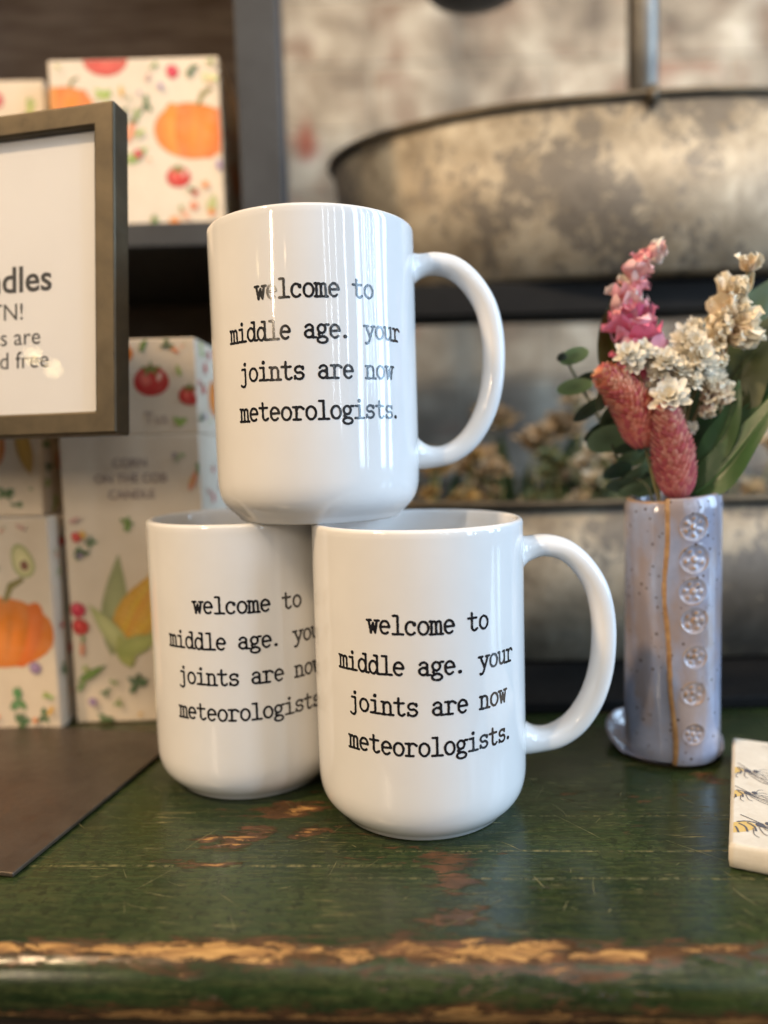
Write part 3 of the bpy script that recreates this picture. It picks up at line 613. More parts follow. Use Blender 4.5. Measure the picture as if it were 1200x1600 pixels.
# ------------------------------------------------------------------ shelf unit, boxes on its shelf
su = empty('shelf_unit', (-.30, .49, 0)); tag(su, 'dark grey metal shelf unit behind the candle boxes', 'shelf')
def part(name, lo, hi, mat, parent, bevel=.001):
    b = MB(); b.box(lo, hi); return b.build(name, mat, parent, smooth=False, bevel=bevel)
part('post', (.2155, 0, .0005), (.2420, .03, .72), M['slate_metal'], su)
part('post', (-.36, 0, .0005), (-.329, .03, .72), M['slate_metal'], su)
part('shelf_board', (-.328, 0, .2766), (.2145, .205, .2915), M['slate_metal'], su)
part('shelf_board', (-.328, 0, .60), (.2145, .205, .612), M['slate_metal'], su)
part('light_block_panel', (.2185, .031, .0005), (.2225, .205, .72), M['panel'], su, 0)  # added to block window light, so the shelf box's side stays dark
part('back_panel', (-.328, .206, .0005), (.2225, .212, .72), M['panel'], su, 0)
candle_box(-.2054, .5005, .2917, .1080, .070, .1040, R_(0), 'large candle box with two pumpkins and its whole face in view on the metal shelf', art_upper, 5)
candle_box(-.3270, .5230, .2917, .1080, .070, .1040, R_(1), 'candle box at the far end of the metal shelf, cut off behind the framed sign', art_upper_b, 6)

# ------------------------------------------------------------------ tiered galvanised planter
ps = empty('tiered_planter', (.213, .62, 0)); tag(ps, 'two-tier stand of weathered galvanised metal tubs on a grey post', 'planter')
def oval_tub(cx, cy, z0, z1, ax, ay, taper, name, n=160, expo=2.0):
    vs = []; fs = []; pr = [(taper*.96, z0), (taper, z0+.002), (1, z1), (.985, z1), (taper*.985, z0+.006), (0, z0+.006)]
    pr = [(0, z0)] + pr; k = len(pr)
    for i in range(n):
        a = 2*math.pi*i/n; ca, sa = math.cos(a), math.sin(a)
        ux = math.copysign(abs(ca)**(2/expo), ca)*ax; uy = math.copysign(abs(sa)**(2/expo), sa)*ay
        for s_, z in pr: vs.append((cx+ux*s_, cy+uy*s_, z + (.0012*noise.noise(Vector((ux*12, uy*12, 5))) if z == z1 else 0)))
    for i in range(n):
        j = (i+1) % n
        for q in range(k-1): fs.append((i*k+q, j*k+q, j*k+q+1, i*k+q+1))
    b = MB(); b.add(vs, fs); tub = b.build('tub', M['zinc'], ps, smooth=True, weld=1e-6)
    for p in tub.data.polygons: p.use_smooth = abs(p.normal.z) < .8
    loop = []
    for i in range(n+1):
        a = 2*math.pi*i/n; ca, sa = math.cos(a), math.sin(a)
        loop.append((cx+math.copysign(abs(ca)**(2/expo), ca)*ax*1.003, cy+math.copysign(abs(sa)**(2/expo), sa)*ay*1.003, z1+.0012*noise.noise(Vector((ca*ax*12, sa*ay*12, 5)))))
    b = MB(); b.tube(loop, .0026, 10, cap=False); b.build('rim', M['rim'], tub); return tub
t_up = oval_tub(0, 0, .2560, .3660, .247, .120, .93, 'tub')
b = MB(); b.tube([(-.035, -.1205, .3590), (-.035, -.1212, .3695)], .0035, 10); b.build('bracket', M['rim'], t_up)
t_lo = oval_tub(0, -.02, .0075, .1090, .29, .148, .94, 'tub', expo=3.4)
part('tray', (-.215, -.095, .2335), (.215, -.055, .2555), M['black_metal'], ps, .002)
part('tray', (-.30, -.226, .0006), (.30, .16, .0070), M['black_metal'], ps, .001)
b = MB(); b.tube([(0, 0, .0075), (0, 0, .2558)], .0115, 20); b.build('post', M['slate_metal'], ps)
b = MB(); b.tube([(0, 0, .262), (0, 0, .80)], .0118, 20); b.build('post', M['post_metal'], ps)

hp = empty('hanging_pot', (.079, .60, .4820)); tag(hp, 'dark round pot base hanging above the tub, cut off by the top edge', 'pot')
b = MB(); b.lathe([(0, 0), (.02, .001), (.036, .006), (.045, .018), (.050, .045), (.048, .045), (.043, .018), (0, .006)], 40); b.build('bowl', M['slate_metal'], hp)
b = MB()
for a in range(3): b.tube([(.049*math.cos(a*2.1), .049*math.sin(a*2.1), .044), (0, 0, .16)], .001, 6)
b.tube([(0, 0, .16), (0, 0, .4)], .001, 6); b.build('hanging_wire', M['black_metal'], hp)

# ------------------------------------------------------------------ plant builders
def frame_of(d):
    d = d.normalized(); a = Vector((0, 0, 1)) if abs(d.z) < .9 else Vector((1, 0, 0)); u = a.cross(d).normalized(); return u, d.cross(u), d
def petal(b, base, d, nrm, L, Wd, curl, col, cup=.2, ruff=.1, mi=0, nu=5, nv=4, rnd=random, tipc=None):
    """one thin petal: from base along d, curling towards nrm"""
    d = d.normalized(); nrm = (nrm - d*nrm.dot(d)).normalized(); sd = d.cross(nrm); vs = []; fs = []; cs = []; ph = rnd.random()*6
    for i in range(nu):
        s = i/(nu-1); wv = Wd*(math.sin(math.pi*min(1, .12+.80*s))**.75); ang = curl*s
        c = base + d*(L*s*math.cos(ang*.5)) + nrm*(L*s*math.sin(ang*.5))
        for j in range(nv):
            q = j/(nv-1)*2-1; vs.append(c + sd*(q*wv) + nrm*(cup*wv*q*q + ruff*Wd*math.sin(3*q+7*s+ph)*s))
            k = (.92+.14*s)*(1-.06*abs(q)); cc = col if tipc is None else tuple(a+(bq-a)*s for a, bq in zip(col, tipc)); cs.append(tuple(min(1, x*k) for x in cc))
    for i in range(nu-1):
        for j in range(nv-1): fs.append((i*nv+j, i*nv+j+1, (i+1)*nv+j+1, (i+1)*nv+j))
    b.add(vs, fs, mi, cs)
def spline(pts, n=24):
    pts = [Vector(p) for p in pts]; out = []; m = len(pts)
    for i in range(m-1):
        p0, p1, p2, p3 = pts[max(0, i-1)], pts[i], pts[i+1], pts[min(m-1, i+2)]
        k = max(2, n//(m-1))
        for q in range(k): u = q/k; out.append(.5*((2*p1)+(p2-p0)*u+(2*p0-5*p1+4*p2-p3)*u*u+(3*p1-p0-3*p2+p3)*u**3))
    out.append(pts[-1]); return out
def blade(b, path, width, col, nrm, fold=.25, wave=.06, nw=7, prof=None, mi=0, shape=.75, tip=.0):
    pts = spline(path, 22); m = len(pts); vs = []; fs = []; cs = []
    for i, p in enumerate(pts):
        s = i/(m-1); tg = (pts[min(i+1, m-1)]-pts[max(i-1, 0)]).normalized(); n_ = (Vector(nrm)-tg*Vector(nrm).dot(tg)).normalized(); sd = tg.cross(n_)
        w = width*max(.03, math.sin(math.pi*(.05+.94*s)**shape))
        for j in range(nw):
            q = j/(nw-1)*2-1; vs.append(p + sd*(q*w) + n_*(abs(q)*w*fold + wave*width*math.sin(s*9+q*2)))
            k = .88+.18*abs(q)**.5+.08*math.sin(s*17+q*5); cs.append(tuple(x*k for x in col))
    for i in range(m-1):
        for j in range(nw-1): fs.append((i*nw+j, i*nw+j+1, (i+1)*nw+j+1, (i+1)*nw+j))
    b.add(vs, fs, mi, cs)

# ------------------------------------------------------------------ slab-built vase
VX, VY, VR, VH = .1312, .3405, .0206, .1190
def vase():
    na, nz = 420, 260; seam0 = R_(-26); vs = []; fs = []; cs = []
    stamps = [(R_(d), z, r) for d, z, r in ((3.6, .1068, .0060), (4.6, .0928, .0062), (3.2, .0788, .0058), (4.8, .0659, .0057), (6.2, .0498, .0050), (4.6, .0335, .0052), (5.4, .0150, .0046))]
    for k in range(nz):
        z = VH*k/(nz-1); seam = seam0 + R_(3.4)*math.sin(z*48+1.2)+R_(1.1)*math.sin(z*140) + (z/VH-.5)*R_(-9)
        for i in range(na):
            f = 2*math.pi*i/na; rel = (f-seam) % (2*math.pi)                         # 0 just past the lap
            r = VR*(1+.02*math.sin(2*f+.4)+.01*math.sin(3*f+z*40)) + .0009*math.sin(z*26+f)*.35
            lap = .0016*math.exp(-rel/1.4); arc_ = rel*VR
            lap *= min(1, .25+arc_/.0009)
            r += lap; brn = max(0, 1-abs(arc_-.0010)/.0021)*1.15 if arc_ < .004 else 0
            back = (2*math.pi-rel)*VR
            if back < .005: r -= .0007*(1-back/.005); brn = max(brn, .38*(1-back/.005))
            zz = z
            if k > nz-14: r -= .0013*((k-(nz-14))/13)**2.2
            if k < 14: r -= .0012*((13-k)/13)**2.0
            top = (VH-z)
            if top < .0026: brn = max(brn, (.62 if rel > 3.6 else .42)*(1-top/.0026))
            for sa, sz, sr in stamps:
                da = ((f-sa+math.pi) % (2*math.pi))-math.pi; x = da*VR; y = z-sz
                if abs(x) < sr*1.5 and abs(y) < sr*1.5:
                    d = math.hypot(x, y)/sr; th = math.atan2(y, x)
                    rim = math.exp(-((d-1.0)/.13)**2); r += .00016*rim
                    if d < 1:
                        r -= .0011*(1-d**6)*(.8+.3*math.sin(th+sz*70)); pet = .5+.5*math.cos((5 if int(sz*1e4) % 2 else 6)*th+sz*90); r += .00062*pet*math.exp(-((d-.58)/.22)**2) + .0008*math.exp(-(d/.2)**2)
                        brn = max(brn, .80*pet*math.exp(-((d-.62)/.14)**2), .7*math.exp(-((d-.18)/.09)**2))
                    brn = max(brn, .72*math.exp(-((d-1.0)/.09)**2)*(.6+.4*math.sin(th*2+sz*300)))
            slope = .0022*math.sin(f-R_(30)) if True else 0
            zz = z + (z/VH)**2*slope + (0.0012*math.exp(-rel/1.0)*(z/VH)**3)
            vs.append((r*math.sin(f), -r*math.cos(f), zz)); cs.append((brn, 0, 0))
    for k in range(nz-1):
        for i in range(na): j = (i+1) % na; fs.append((k*na+i, k*na+j, (k+1)*na+j, (k+1)*na+i))
    top0 = (nz-1)*na; base = len(vs)
    rings = [(.0018, .0004), (.0034, -.0006), (.0036, -.05)]                         # rim thickness, then inner wall
    for q, (ins, dz) in enumerate(rings):
        for i in range(na):
            x, y, z = vs[top0+i]; l = math.hypot(x, y); s = (l-ins)/l; vs.append((x*s, y*s, z+dz)); cs.append((.42 if q < 2 else .1, 0, 0))
        a0 = top0 if q == 0 else base+(q-1)*na; b0 = base+q*na
        for i in range(na): j = (i+1) % na; fs.append((a0+i, a0+j, b0+j, b0+i))
    vs.append((0, 0, VH-.052)); cs.append((.1, 0, 0)); b0 = base+2*na
    for i in range(na): fs.append((b0+i, b0+(i+1) % na, len(vs)-1))
    vs.append((0, 0, .0005)); cs.append((1, 0, 0))
    for i in range(na): fs.append(((i+1) % na, i, len(vs)-1))
    b = MB(); b.add(vs, fs, 0, cs); o = b.build('bud_vase', M['vase'])
    o.location = (VX, VY, .0028); tag(o, 'tall blue grey ceramic vase with a column of stamped flower circles', 'vase')
vase()
b = MB(); pr = [(0, .0006), (.020, .0004), (.0225, 0), (.0238, .0003), (.0252, .003), (.0262, .0070), (.0266, .0108), (.0261, .0116), (.0253, .0108), (.0247, .0070), (.0236, .0040), (.020, .0026), (0, .0024)]
b.lathe(pr, 96, col=lambda v: (.42 if v[2] > .0106 else (.62 if v[2] < .0015 else .05), 0, 0), fn=lambda a, z, r: (.0006*math.sin(3*a)+.0004*math.sin(5*a+1))*(z > .004))
def low(v):          # hand-built: the wall is high at the back and dies away to the floor of the saucer at the front
    k = min(1, max(0, (v[1]+.010)/.030)); return (v[0], v[1], min(v[2], .0022)+max(0, v[2]-.0022)*k)
b.v = [low(v) for v in b.v]
o = b.build('small_saucer', M['vase'], weld=1e-6); o.location = (VX+.0005, VY+.0075, .0002); tag(o, 'small speckled ceramic saucer under the blue vase, its rim showing at both sides', 'saucer')

# ------------------------------------------------------------------ dried flowers in the vase
MOUTH = Vector((VX, VY, VH))
def stem_to(b, pts, r=.0007, col=(.20, .17, .07), mi=1): b.tube(spline(pts, 20), r, 7, mi, col)
def into(dx=0, dy=0, dz=-.035): return MOUTH + Vector((dx, dy, dz))
FG = 'dried flowers standing in the blue vase'
# larkspur: ruffled pink florets up a bent spike
def larkspur():
    rnd = random.Random(3); b = MB(); Y = .345
    tip = [P(1003, 640, Y), P(1003, 590, Y), P(998, 535, Y), P(985, 490, Y), P(985, 450, Y), P(1000, 415, Y), P(1028, 392, Y)]
    pts = spline(tip, 36); stem_to(b, [into(-.004, 0), MOUTH+Vector((-.006, 0, .005)), tip[0]] + tip[1:])
    m = len(pts)
    for i, p in enumerate(pts):
        s = i/(m-1); tg = (pts[min(i+1, m-1)]-pts[max(i-1, 0)]).normalized(); u, w, d = frame_of(tg)
        big = (.0128 if s < .42 else .0098) * (1-.50*max(0, s-.5)/.5)
        if i % 2: continue
        for k in range(6 if s < .45 else 5):
            a = rnd.random()*6.28; rad = u*math.cos(a)+w*math.sin(a)
            if s < .45: c = rnd.choice(((.74, .20, .32), (.80, .30, .40), (.84, .42, .48), (.68, .14, .27)))
            else: c = rnd.choice(((.84, .40, .39), (.88, .55, .51), (.80, .28, .31), (.89, .68, .60)))
            petal(b, p+rad*.0008, (rad*.95+d*rnd.uniform(.1, .9)), -rad*.4+d, big*rnd.uniform(.7, 1.25), big*rnd.uniform(.45, .75), rnd.uniform(-.2, 1.3), c, .35, .34, 0, 9, 8, rnd, tuple(min(.85, x*1.25+.05) for x in c))
    o = b.build('larkspur_stem', [M['petal'], M['stem']], normals=False); tag(o, 'pink ruffled flower spike bending over at its tip', 'flower', FG)
larkspur()
def grass_head(base, tip, Rm, label, seed, curve=(0, 0, 0), cols=((.64, .20, .18), (.73, .31, .26), (.56, .13, .15))):
    rnd = random.Random(seed); b = MB(); base, tip = Vector(base), Vector(tip); mid = (base+tip)/2+Vector(curve); pts = spline([base, mid, tip], 60); m = len(pts)
    stem_to(b, [into(rnd.uniform(-.006, .006), .002), base+(base-mid)*.3, base, mid])
    n = 520; L = (tip-base).length
    for k in range(n):
        s = (k+.5)/n; i = min(m-2, int(s*(m-1))); p = pts[i].lerp(pts[i+1], s*(m-1)-i); tg = (pts[i+1]-pts[i]).normalized(); u, w, d = frame_of(tg)
        a = k*2.39996; rad = u*math.cos(a)+w*math.sin(a); r = Rm*(math.sin(math.pi*(.12+.85*s)**.85)**.7)
        c = rnd.choice(cols); fade = .5+.5*s; c = (c[0], c[1]*(.8+.5*s), c[2]*(.85+.25*s))
        petal(b, p+rad*r*.74-d*.001, d*1.0+rad*.85, rad, L*.128*rnd.uniform(.8, 1.2), Rm*.15, -.30, c, -.5, .02, 0, 4, 3, rnd, tuple(min(.88, x*1.08+.01) for x in c))
        if k % 4 == 0 and s > .45: petal(b, p+rad*r*.85, d*1.0+rad*.55, rad, L*.12, Rm*.06, -.2, tuple(min(.9, x*1.1+.02) for x in c), 0, 0, 0, 3, 2, rnd)
    # inner core so the head reads full
    b.tube([pts[int(q*(m-1))] for q in np.linspace(0, .96, 14)], [max(.0004, Rm*.78*math.sin(math.pi*(.10+.86*q)**.85)**.7) for q in np.linspace(0, .96, 14)], 12, 0, (.40, .085, .09))
    o = b.build('canary_grass_stem', [M['petal'], M['stem']], normals=False); tag(o, label, 'flower', FG)
grass_head(P(1060, 774, .3315), P(1038, 640, .329), .0094, 'coral canary grass head standing upright just above the vase rim', 5, (.0005, 0, 0))
grass_head(P(1006, 694, .338), P(944, 583, .333), .0094, 'coral canary grass head leaning outward below the pink spike', 6, (.003, 0, .002), ((.69, .23, .17), (.76, .33, .24), (.60, .14, .15)))
# cluster of little white papery flowers
def paper_flower(b, c, axis, r, rnd, cols, layers=4, per=8):
    u, w, d = frame_of(axis)
    for l in range(layers):
        el = .02+l*1.0/layers; n = max(4, per-l)
        for k in range(n):
            a = 6.283*(k+.5*(l % 2))/n+rnd.random()*.3; rad = u*math.cos(a)+w*math.sin(a)
            petal(b, c+d*(l*r*.10), rad*math.cos(el)+d*math.sin(el), d, r*(1.12-.15*l)*rnd.uniform(.8, 1.2), r*.30, .55, rnd.choice(cols), .5, .10, 0, 5, 4, rnd)
    b.tube([c-d*r*.2, c+d*r*.35], [r*.32, r*.2], 8, 0, (.55, .42, .18))
def white_cluster():
    rnd = random.Random(9); b = MB(); W_ = ((.90, .87, .78), (.92, .89, .80), (.88, .83, .71), (.91, .87, .77))
    spots = [(982,556,.331,.0054),(1004,548,.333,.0046),(994,570,.331,.0044),(1022,560,.335,.0044),(1040,566,.331,.0056),(1030,582,.333,.0050),(1060,578,.331,.0052),(1072,528,.336,.0056),(1086,540,.333,.0062),(1066,545,.335,.0044),(1092,560,.331,.0066),(1102,574,.333,.0052),(1080,596,.331,.0048),(1046,622,.328,.0074),(1062,604,.333,.0046),(1104,600,.333,.0050),(1018,606,.337,.0036),(1052,558,.337,.0042),(1084,510,.339,.0042),(1116,590,.336,.0042),(1082,668,.338,.0024),(1056,596,.335,.0044),(1010,566,.336,.0040)]
    hub = P(1070, 690, .340); b.tube(spline([into(.002, 0), MOUTH+Vector((.002, 0, .004)), hub], 14), .0008, 7, 1, (.30, .22, .10))
    for px, py, Y, r in spots:
        c = P(px, py, Y); ax = (c-hub)*.55+Vector((rnd.uniform(-.02, .02), -.035, rnd.uniform(-.008, .02)))
        paper_flower(b, c, ax, r*1.08, rnd, W_, 4, 9); mid = (hub+c)/2+Vector((rnd.uniform(-.002, .002), .003, -.002)); b.tube(spline([hub, mid, c+Vector((0, .002, 0))], 8), .0004, 5, 1, (.34, .26, .13))
    o = b.build('white_everlasting_stem', [M['petal'], M['stem']], normals=False); tag(o, 'branching cluster of small white papery flowers between the pink spike and green leaves', 'flower', FG)
white_cluster()
def cream_spray():
    rnd = random.Random(12); b = MB(); Y = .339; C_ = ((.90, .74, .52), (.91, .80, .62), (.86, .68, .46), (.87, .68, .54))
    main = [into(.006, .002), MOUTH+Vector((.006, .002, .006)), P(1120, 690, Y), P(1128, 590, Y), P(1140, 520, Y), P(1156, 470, Y), P(1172, 450, Y), P(1176, 425, Y)]
    b.tube(spline(main, 40), [.0009]*1+[.0008]*40 if False else .0008, 7, 1, (.48, .33, .16))
    for px, py, r, ax in ((1172, 412, .0050, (.1,-.3,1)), (1148, 452, .0072, (-.4,-.6,.7)), (1166, 505, .0080, (.7,-.6,.1)), (1160, 522, .0070, (.5,-.7,-.3)), (1132, 482, .0070, (-.7,-.5,.4)), (1125, 505, .0060, (-.6,-.5,-.6)), (1118, 530, .0056, (-.6,-.5,.1)), (1122, 560, .0050, (-.5,-.6,-.4)), (1150, 470, .0052, (.1,-.9,.1)), (1110, 618, .0056, (.2,-.9,.2)), (1126, 612, .0058, (.6,-.7,.2)), (1104, 640, .0036, (0,-.3,-1))):
        c = P(px, py, .335); ax = Vector(ax); u, w, d = frame_of(ax)
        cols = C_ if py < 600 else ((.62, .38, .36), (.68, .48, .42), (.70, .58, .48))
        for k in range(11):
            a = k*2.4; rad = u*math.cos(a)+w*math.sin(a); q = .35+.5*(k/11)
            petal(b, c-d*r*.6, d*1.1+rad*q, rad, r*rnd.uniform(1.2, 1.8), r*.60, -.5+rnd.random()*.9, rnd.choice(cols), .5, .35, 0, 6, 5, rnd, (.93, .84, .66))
        b.tube([c-d*r*.5, c-d*r*1.1+Vector((0, .002, -.001)), min((Vector(p) for p in spline(main, 30)), key=lambda p: (p-c).length)], .0004, 5, 1, (.50, .36, .18))
    o = b.build('cream_delphinium_spray', [M['petal'], M['stem']], normals=False); tag(o, 'tall spray of cream and blush crumpled florets on a tan stem', 'flower', FG)
cream_spray()
LG = 'broad green leaves standing in the blue vase'
def leaf_thing(path, width, col, nrm, label, fold=.2, shape=.75):
    b = MB(); blade(b, path, width, col, nrm, fold, .05, 9, shape=shape)
    pts = spline(path, 22); n_ = Vector(nrm).normalized()
    b.tube([p + n_*.0003 for p in pts], [.0006*(1-.8*i/len(pts)) for i in range(len(pts))], 6, 1, tuple(min(1, c*1.5) for c in col))
    b.tube(spline([into(.001, .004), MOUTH+Vector((.0, .004, .0)), path[0]], 10), .0008, 6, 1, col)
    o = b.build('broad_leaf', [M['leaf'], M['stem']], normals=False); tag(o, label, 'leaf', LG)
D1, D2, D3 = (.050, .058, .012), (.038, .064, .013), (.026, .066, .020)
leaf_thing([P(1005, 700, .352), P(975, 610, .352), P(958, 540, .352), P(972, 470, .354), P(984, 410, .356)], .0098, D1, (.25, -1, .1), 'dark olive leaf standing upright behind the pink spike', .15)
leaf_thing([P(1090, 640, .356), P(1110, 560, .358), P(1160, 500, .360), P(1230, 425, .362)], .0135, D2, (.3, -1, .35), 'olive leaf rising highest behind the cream spray', .15)
leaf_thing([P(1085, 740, .350), P(1120, 640, .348), P(1170, 560, .346), P(1260, 470, .344)], .0160, D1, (-.3, -1, .35), 'broad olive leaf spreading behind the white flowers and cream stem', .2)
leaf_thing([P(1088, 745, .345), P(1140, 660, .343), P(1200, 610, .341), P(1290, 540, .340)], .0140, D3, (-.35, -.8, .7), 'dark green leaf below the olive ones, reaching out of the picture', .22)
leaf_thing([P(1100, 735, .337), P(1118, 700, .336), P(1140, 655, .334), P(1155, 594, .333)], .0066, D3, (-.5, -1, .3), 'narrow folded green leaf pointing straight up beside the white cluster', .35)
leaf_thing([P(1085, 772, .334), P(1120, 745, .332), P(1165, 690, .329), P(1240, 590, .326)], .0092, (.028, .078, .022), (-.55, -.8, .6), 'long bright green leaf curving out low over the vase rim', .25)
# eucalyptus: round leaves in pairs along a thin drooping stem
def eucalyptus():
    rnd = random.Random(4); b = MB(); Y = .352
    path = spline([into(-.006, .004), MOUTH+Vector((-.008, .004, .003)), P(975, 735, Y), P(940, 660, Y), P(905, 600, Y+.004), P(880, 550, Y+.008)], 40); b.tube(path, .0007, 6, 1, (.07, .085, .05))
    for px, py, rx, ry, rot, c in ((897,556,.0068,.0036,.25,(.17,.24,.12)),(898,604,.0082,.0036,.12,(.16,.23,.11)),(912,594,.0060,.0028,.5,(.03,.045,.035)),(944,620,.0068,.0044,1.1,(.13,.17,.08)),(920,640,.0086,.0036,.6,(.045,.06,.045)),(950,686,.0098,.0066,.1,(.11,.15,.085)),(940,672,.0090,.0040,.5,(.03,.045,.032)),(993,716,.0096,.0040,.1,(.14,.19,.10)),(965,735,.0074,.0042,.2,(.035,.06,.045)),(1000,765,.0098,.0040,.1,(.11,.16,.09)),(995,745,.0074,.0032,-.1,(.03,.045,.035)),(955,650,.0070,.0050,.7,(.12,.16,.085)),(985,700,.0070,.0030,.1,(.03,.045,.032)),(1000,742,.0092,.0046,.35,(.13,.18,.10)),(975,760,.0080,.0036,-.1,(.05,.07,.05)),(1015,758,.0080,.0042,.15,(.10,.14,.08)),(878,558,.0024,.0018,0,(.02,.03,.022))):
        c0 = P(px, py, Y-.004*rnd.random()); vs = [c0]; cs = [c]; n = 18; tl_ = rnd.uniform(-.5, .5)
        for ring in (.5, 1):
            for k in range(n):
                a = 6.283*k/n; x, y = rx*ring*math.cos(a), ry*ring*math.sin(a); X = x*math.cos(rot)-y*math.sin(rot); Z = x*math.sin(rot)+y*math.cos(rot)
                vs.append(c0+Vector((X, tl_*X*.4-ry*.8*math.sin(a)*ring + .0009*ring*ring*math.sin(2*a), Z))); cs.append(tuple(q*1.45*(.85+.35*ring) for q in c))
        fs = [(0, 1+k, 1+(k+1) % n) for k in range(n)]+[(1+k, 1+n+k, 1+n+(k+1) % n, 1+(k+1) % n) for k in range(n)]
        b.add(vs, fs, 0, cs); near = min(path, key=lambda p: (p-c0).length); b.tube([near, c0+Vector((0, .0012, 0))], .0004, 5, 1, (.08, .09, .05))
    o = b.build('eucalyptus_sprig', [M['leaf'], M['stem']], normals=False); tag(o, 'grey green eucalyptus sprig with round leaves drooping over the vase rim', 'sprig', FG)
eucalyptus()

# ------------------------------------------------------------------ blurred dried bouquets in the lower tub
def bouquet(px, py, Y, r, cols, label, seed):
    rnd = random.Random(seed); b = MB(); c = P(px, py, Y); foot = Vector((c.x+rnd.uniform(-.01, .01), Y+.02, .03))
    for k in range(9):
        q = c+Vector((rnd.uniform(-1, 1)*r, rnd.uniform(-.6, .6)*r, rnd.uniform(-.8, .9)*r))
        paper_flower(b, q, q-foot+Vector((0, -.05, 0)), r*rnd.uniform(.28, .45), rnd, cols, 3, 7); b.tube([foot, (foot+q)/2+Vector((0, .004, 0)), q], .0008, 5, 1, (.18, .17, .06))
    for k in range(7):
        a = rnd.uniform(-1, 1); e = c+Vector((a*r*1.5, rnd.uniform(-.01, .02), rnd.uniform(-1.0, .9)*r)); blade(b, [foot, (foot+e)/2+Vector((a*.004, 0, .01)), e], r*.22, rnd.choice(((.05, .08, .03), (.10, .10, .05), (.03, .06, .035))), (0, -1, .3), mi=0)
    o = b.build('dried_bouquet', [M['petal'], M['stem']], normals=False); tag(o, label, 'bouquet', 'dried bouquets in the lower tub')
WH = ((.48, .44, .36), (.38, .34, .27)); OC = ((.26, .17, .065), (.34, .23, .09), (.20, .13, .05)); TN = ((.27, .21, .135), (.34, .27, .19)); BE = ((.42, .36, .26), (.35, .28, .19))
for a in ((690, 765, .50, .024, OC, 'ochre dried bouquet showing under the top mug handle', 1), (775, 765, .52, .022, TN, 'small tan dried bouquet between the ochre and the leafy one', 2), (825, 715, .57, .036, TN, 'tan dried bouquet in the tub beside the mug handle, taller than the ochre one', 3),
          (875, 750, .50, .024, ((.08, .10, .05), (.12, .14, .08)), 'green leafy dried bouquet low in the tub', 4), (940, 640, .56, .030, WH, 'white dried bouquet behind the eucalyptus', 5), (930, 745, .50, .024, WH, 'low white dried bouquet close to the vase mouth', 6), (1170, 745, .50, .030, BE, 'beige dried bouquet under the long green leaf', 7)):
    bouquet(*a)

# ------------------------------------------------------------------ plaster coaster with bees
CA = R_(-25.6); cs_ = empty('bee_coaster', (.1146, .2446, .0), CA); tag(cs_, 'square cream plaster coaster printed with small bees', 'coaster')
S_, TH = .100, .0094; b = MB(); n = 60; rnd = random.Random(2)
edge = [(S_*k/n, 0) for k in range(n)]+[(S_, S_*k/n) for k in range(n)]+[(S_-S_*k/n, S_) for k in range(n)]+[(0, S_-S_*k/n) for k in range(n)]
vs = []; fs = []; rows = [(.0012, .0004), (.0004, .0012), (.0, .004), (.0, .0078), (.0005, .0090), (.0014, TH)]
for ins, z in rows:
    for x, y in edge:
        nx = (x-S_/2)/(S_/2); ny = (y-S_/2)/(S_/2); j = .00035*noise.noise(Vector((x*260, y*260, z*300)))*(1 if z < .003 else .35)
        q = 1-(ins+j)/(S_/2); vs.append((S_/2+nx*S_/2*q, S_/2+ny*S_/2*q, z+(.0004*noise.noise(Vector((x*300, y*300, 4))) if z < .003 else 0)))
m = len(edge)
for r in range(len(rows)-1):
    for k in range(m): fs.append((r*m+k, r*m+(k+1) % m, (r+1)*m+(k+1) % m, (r+1)*m+k))
fs.append(tuple(range(m))[::-1]); fs.append(tuple((len(rows)-1)*m+k for k in range(m)))
b.add(vs, fs); o = b.build('slab', M['tile'], cs_); 
for p in o.data.polygons:
    if len(p.vertices) > 4: p.use_smooth = False
b = MB(); INK = (.085, .085, .10)
zt = [TH+.00012]
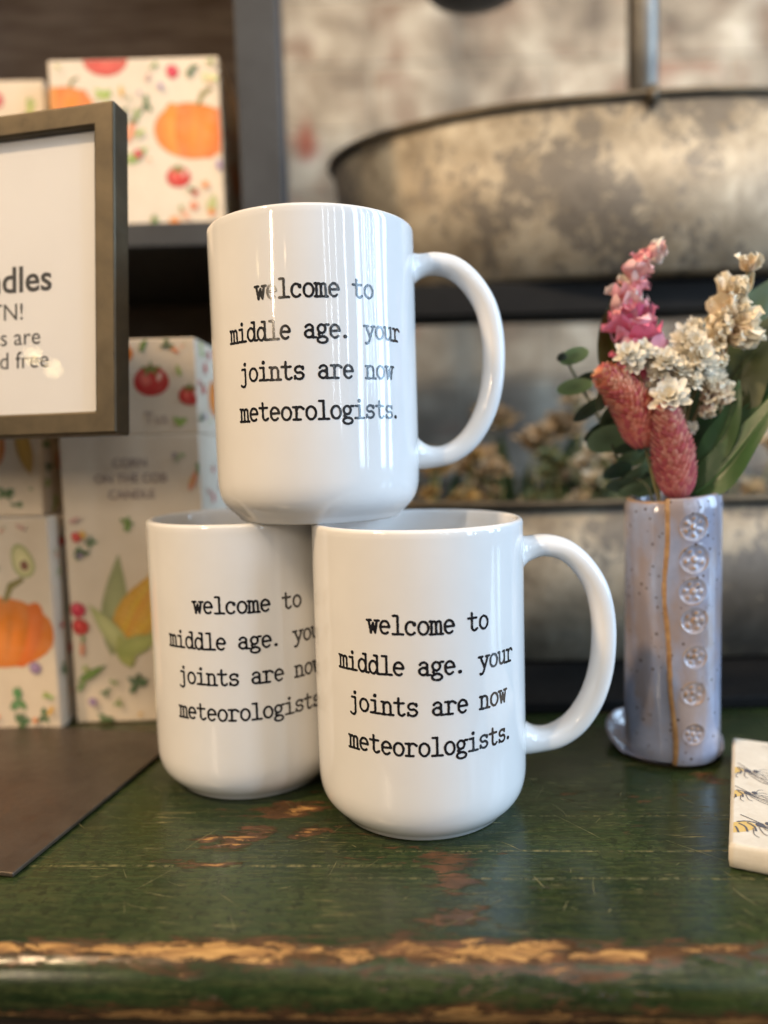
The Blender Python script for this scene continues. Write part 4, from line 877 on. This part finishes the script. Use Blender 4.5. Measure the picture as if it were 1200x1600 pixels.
def bee(cx, cy, s, rot, seed=0, wings=True):
    zt[0] += .00001; z = zt[0]
    def put(pts): return [(cx+s*(x*math.cos(rot)-y*math.sin(rot)), cy+s*(x*math.sin(rot)+y*math.cos(rot))) for x, y in pts]
    def line(pts, w=.028, closed=False, dz=0, col=INK):
        q = [Vector((*p, z+dz)) for p in put(pts)]; q = spline(q + ([q[0]] if closed else []), 5*len(q)); V = []; F = []
        for i, p in enumerate(q):
            tg = (q[min(i+1, len(q)-1)]-q[max(0, i-1)]).normalized(); sd = Vector((-tg.y, tg.x, 0)); ww = s*w*.52*(.7+.5*math.sin(i*1.7+seed)**2); V += [p+sd*ww, p-sd*ww]
        for i in range(len(q)-1):
            if all(.0013 < V[j].x < S_-.0013 and .0013 < V[j].y < S_-.0013 for j in (2*i, 2*i+1, 2*i+2, 2*i+3)): F.append((2*i, 2*i+1, 2*i+3, 2*i+2))
        b.add(V, F, 0, col)
    def solid(pts, col, dz=0):
        q = [(min(S_-.0013, max(.0013, x)), min(S_-.0013, max(.0013, y))) for x, y in put(pts)]; b.add([(sum(p[0] for p in q)/len(q), sum(p[1] for p in q)/len(q), z+dz)]+[(x, y, z+dz) for x, y in q], [(0, 1+i, 1+(i+1) % len(q)) for i in range(len(q))], 0, col)
    solid(blob(-.45, 0, .46, .22, .25, 16, .04), (.60, .42, .14), -.00008)
    for x in (-.75, -.55, -.33, -.12): line([(x-.05, .20+x*.1), (x+.03, 0), (x-.02, -.20+x*.1)], .050)
    line([(-.92, -.12), (-.6, .16), (-.2, .26), (.05, .16)], .045); solid(blob(.08, .06, .11, .11, 0, 12, .05), INK, .00002); solid(blob(.30, .10, .09, .09, 0, 10), INK, .00002)
    line([(.12, .15), (-.05, .42), (-.16, .58)], .03); line([(.36, .14), (.50, .30), (.62, .30)], .02); line([(.36, .08), (.54, .10), (.64, .02)], .02)
    line([(.10, .0), (.45, -.06), (.95, -.30), (1.05, -.50), (.75, -.48), (.35, -.28)], .024, True); line([(.1, .0), (.5, -.20), (1.0, -.44)], .018); line([(.45, -.08), (.55, -.36)], .016); line([(.72, -.18), (.80, -.46)], .016)
    line([(.08, .0), (.15, -.25), (.40, -.62), (.60, -.70), (.50, -.48), (.28, -.18)], .022, True); line([(.1, -.02), (.34, -.4), (.56, -.66)], .016)
    line([(.0, -.05), (-.02, -.34), (.06, -.46)], .024); line([(-.15, -.08), (-.25, -.36), (-.2, -.5)], .024)
for a in ((.0092, .0160, .0150, .42), (.0052, .0410, .0125, .30), (.0050, .0625, .0140, .05), (.0260, .0660, .0150, .5), (.022, .090, .0150, 2.4), (.040, .040, .0150, 1.1), (.066, .016, .0160, .2), (.064, .048, .0160, 2.3), (.066, .078, .0150, -.5), (.089, .032, .0150, .8), (.090, .066, .0150, 1.9), (.086, .090, .0140, -.2)): bee(*a, seed=a[0]*999)
b.build('bee_print', M['bee'], cs_, smooth=False, normals=False)

# ------------------------------------------------------------------ two bulbs whose reflections show in the sign's glass
nrm = (Matrix.Rotation(SY, 3, 'Z') @ Matrix.Rotation(TILT, 3, 'X')) @ Vector((0, -1, 0))
for px, py in ((40, 553), (76, 573)):
    p = P(px, py, .318); d = (p-Vector((0, 0, CAM_H))).normalized(); r = d-2*d.dot(nrm)*nrm
    point('string_bulb', p+r*1.1, .05, (1, .80, .42), .006)
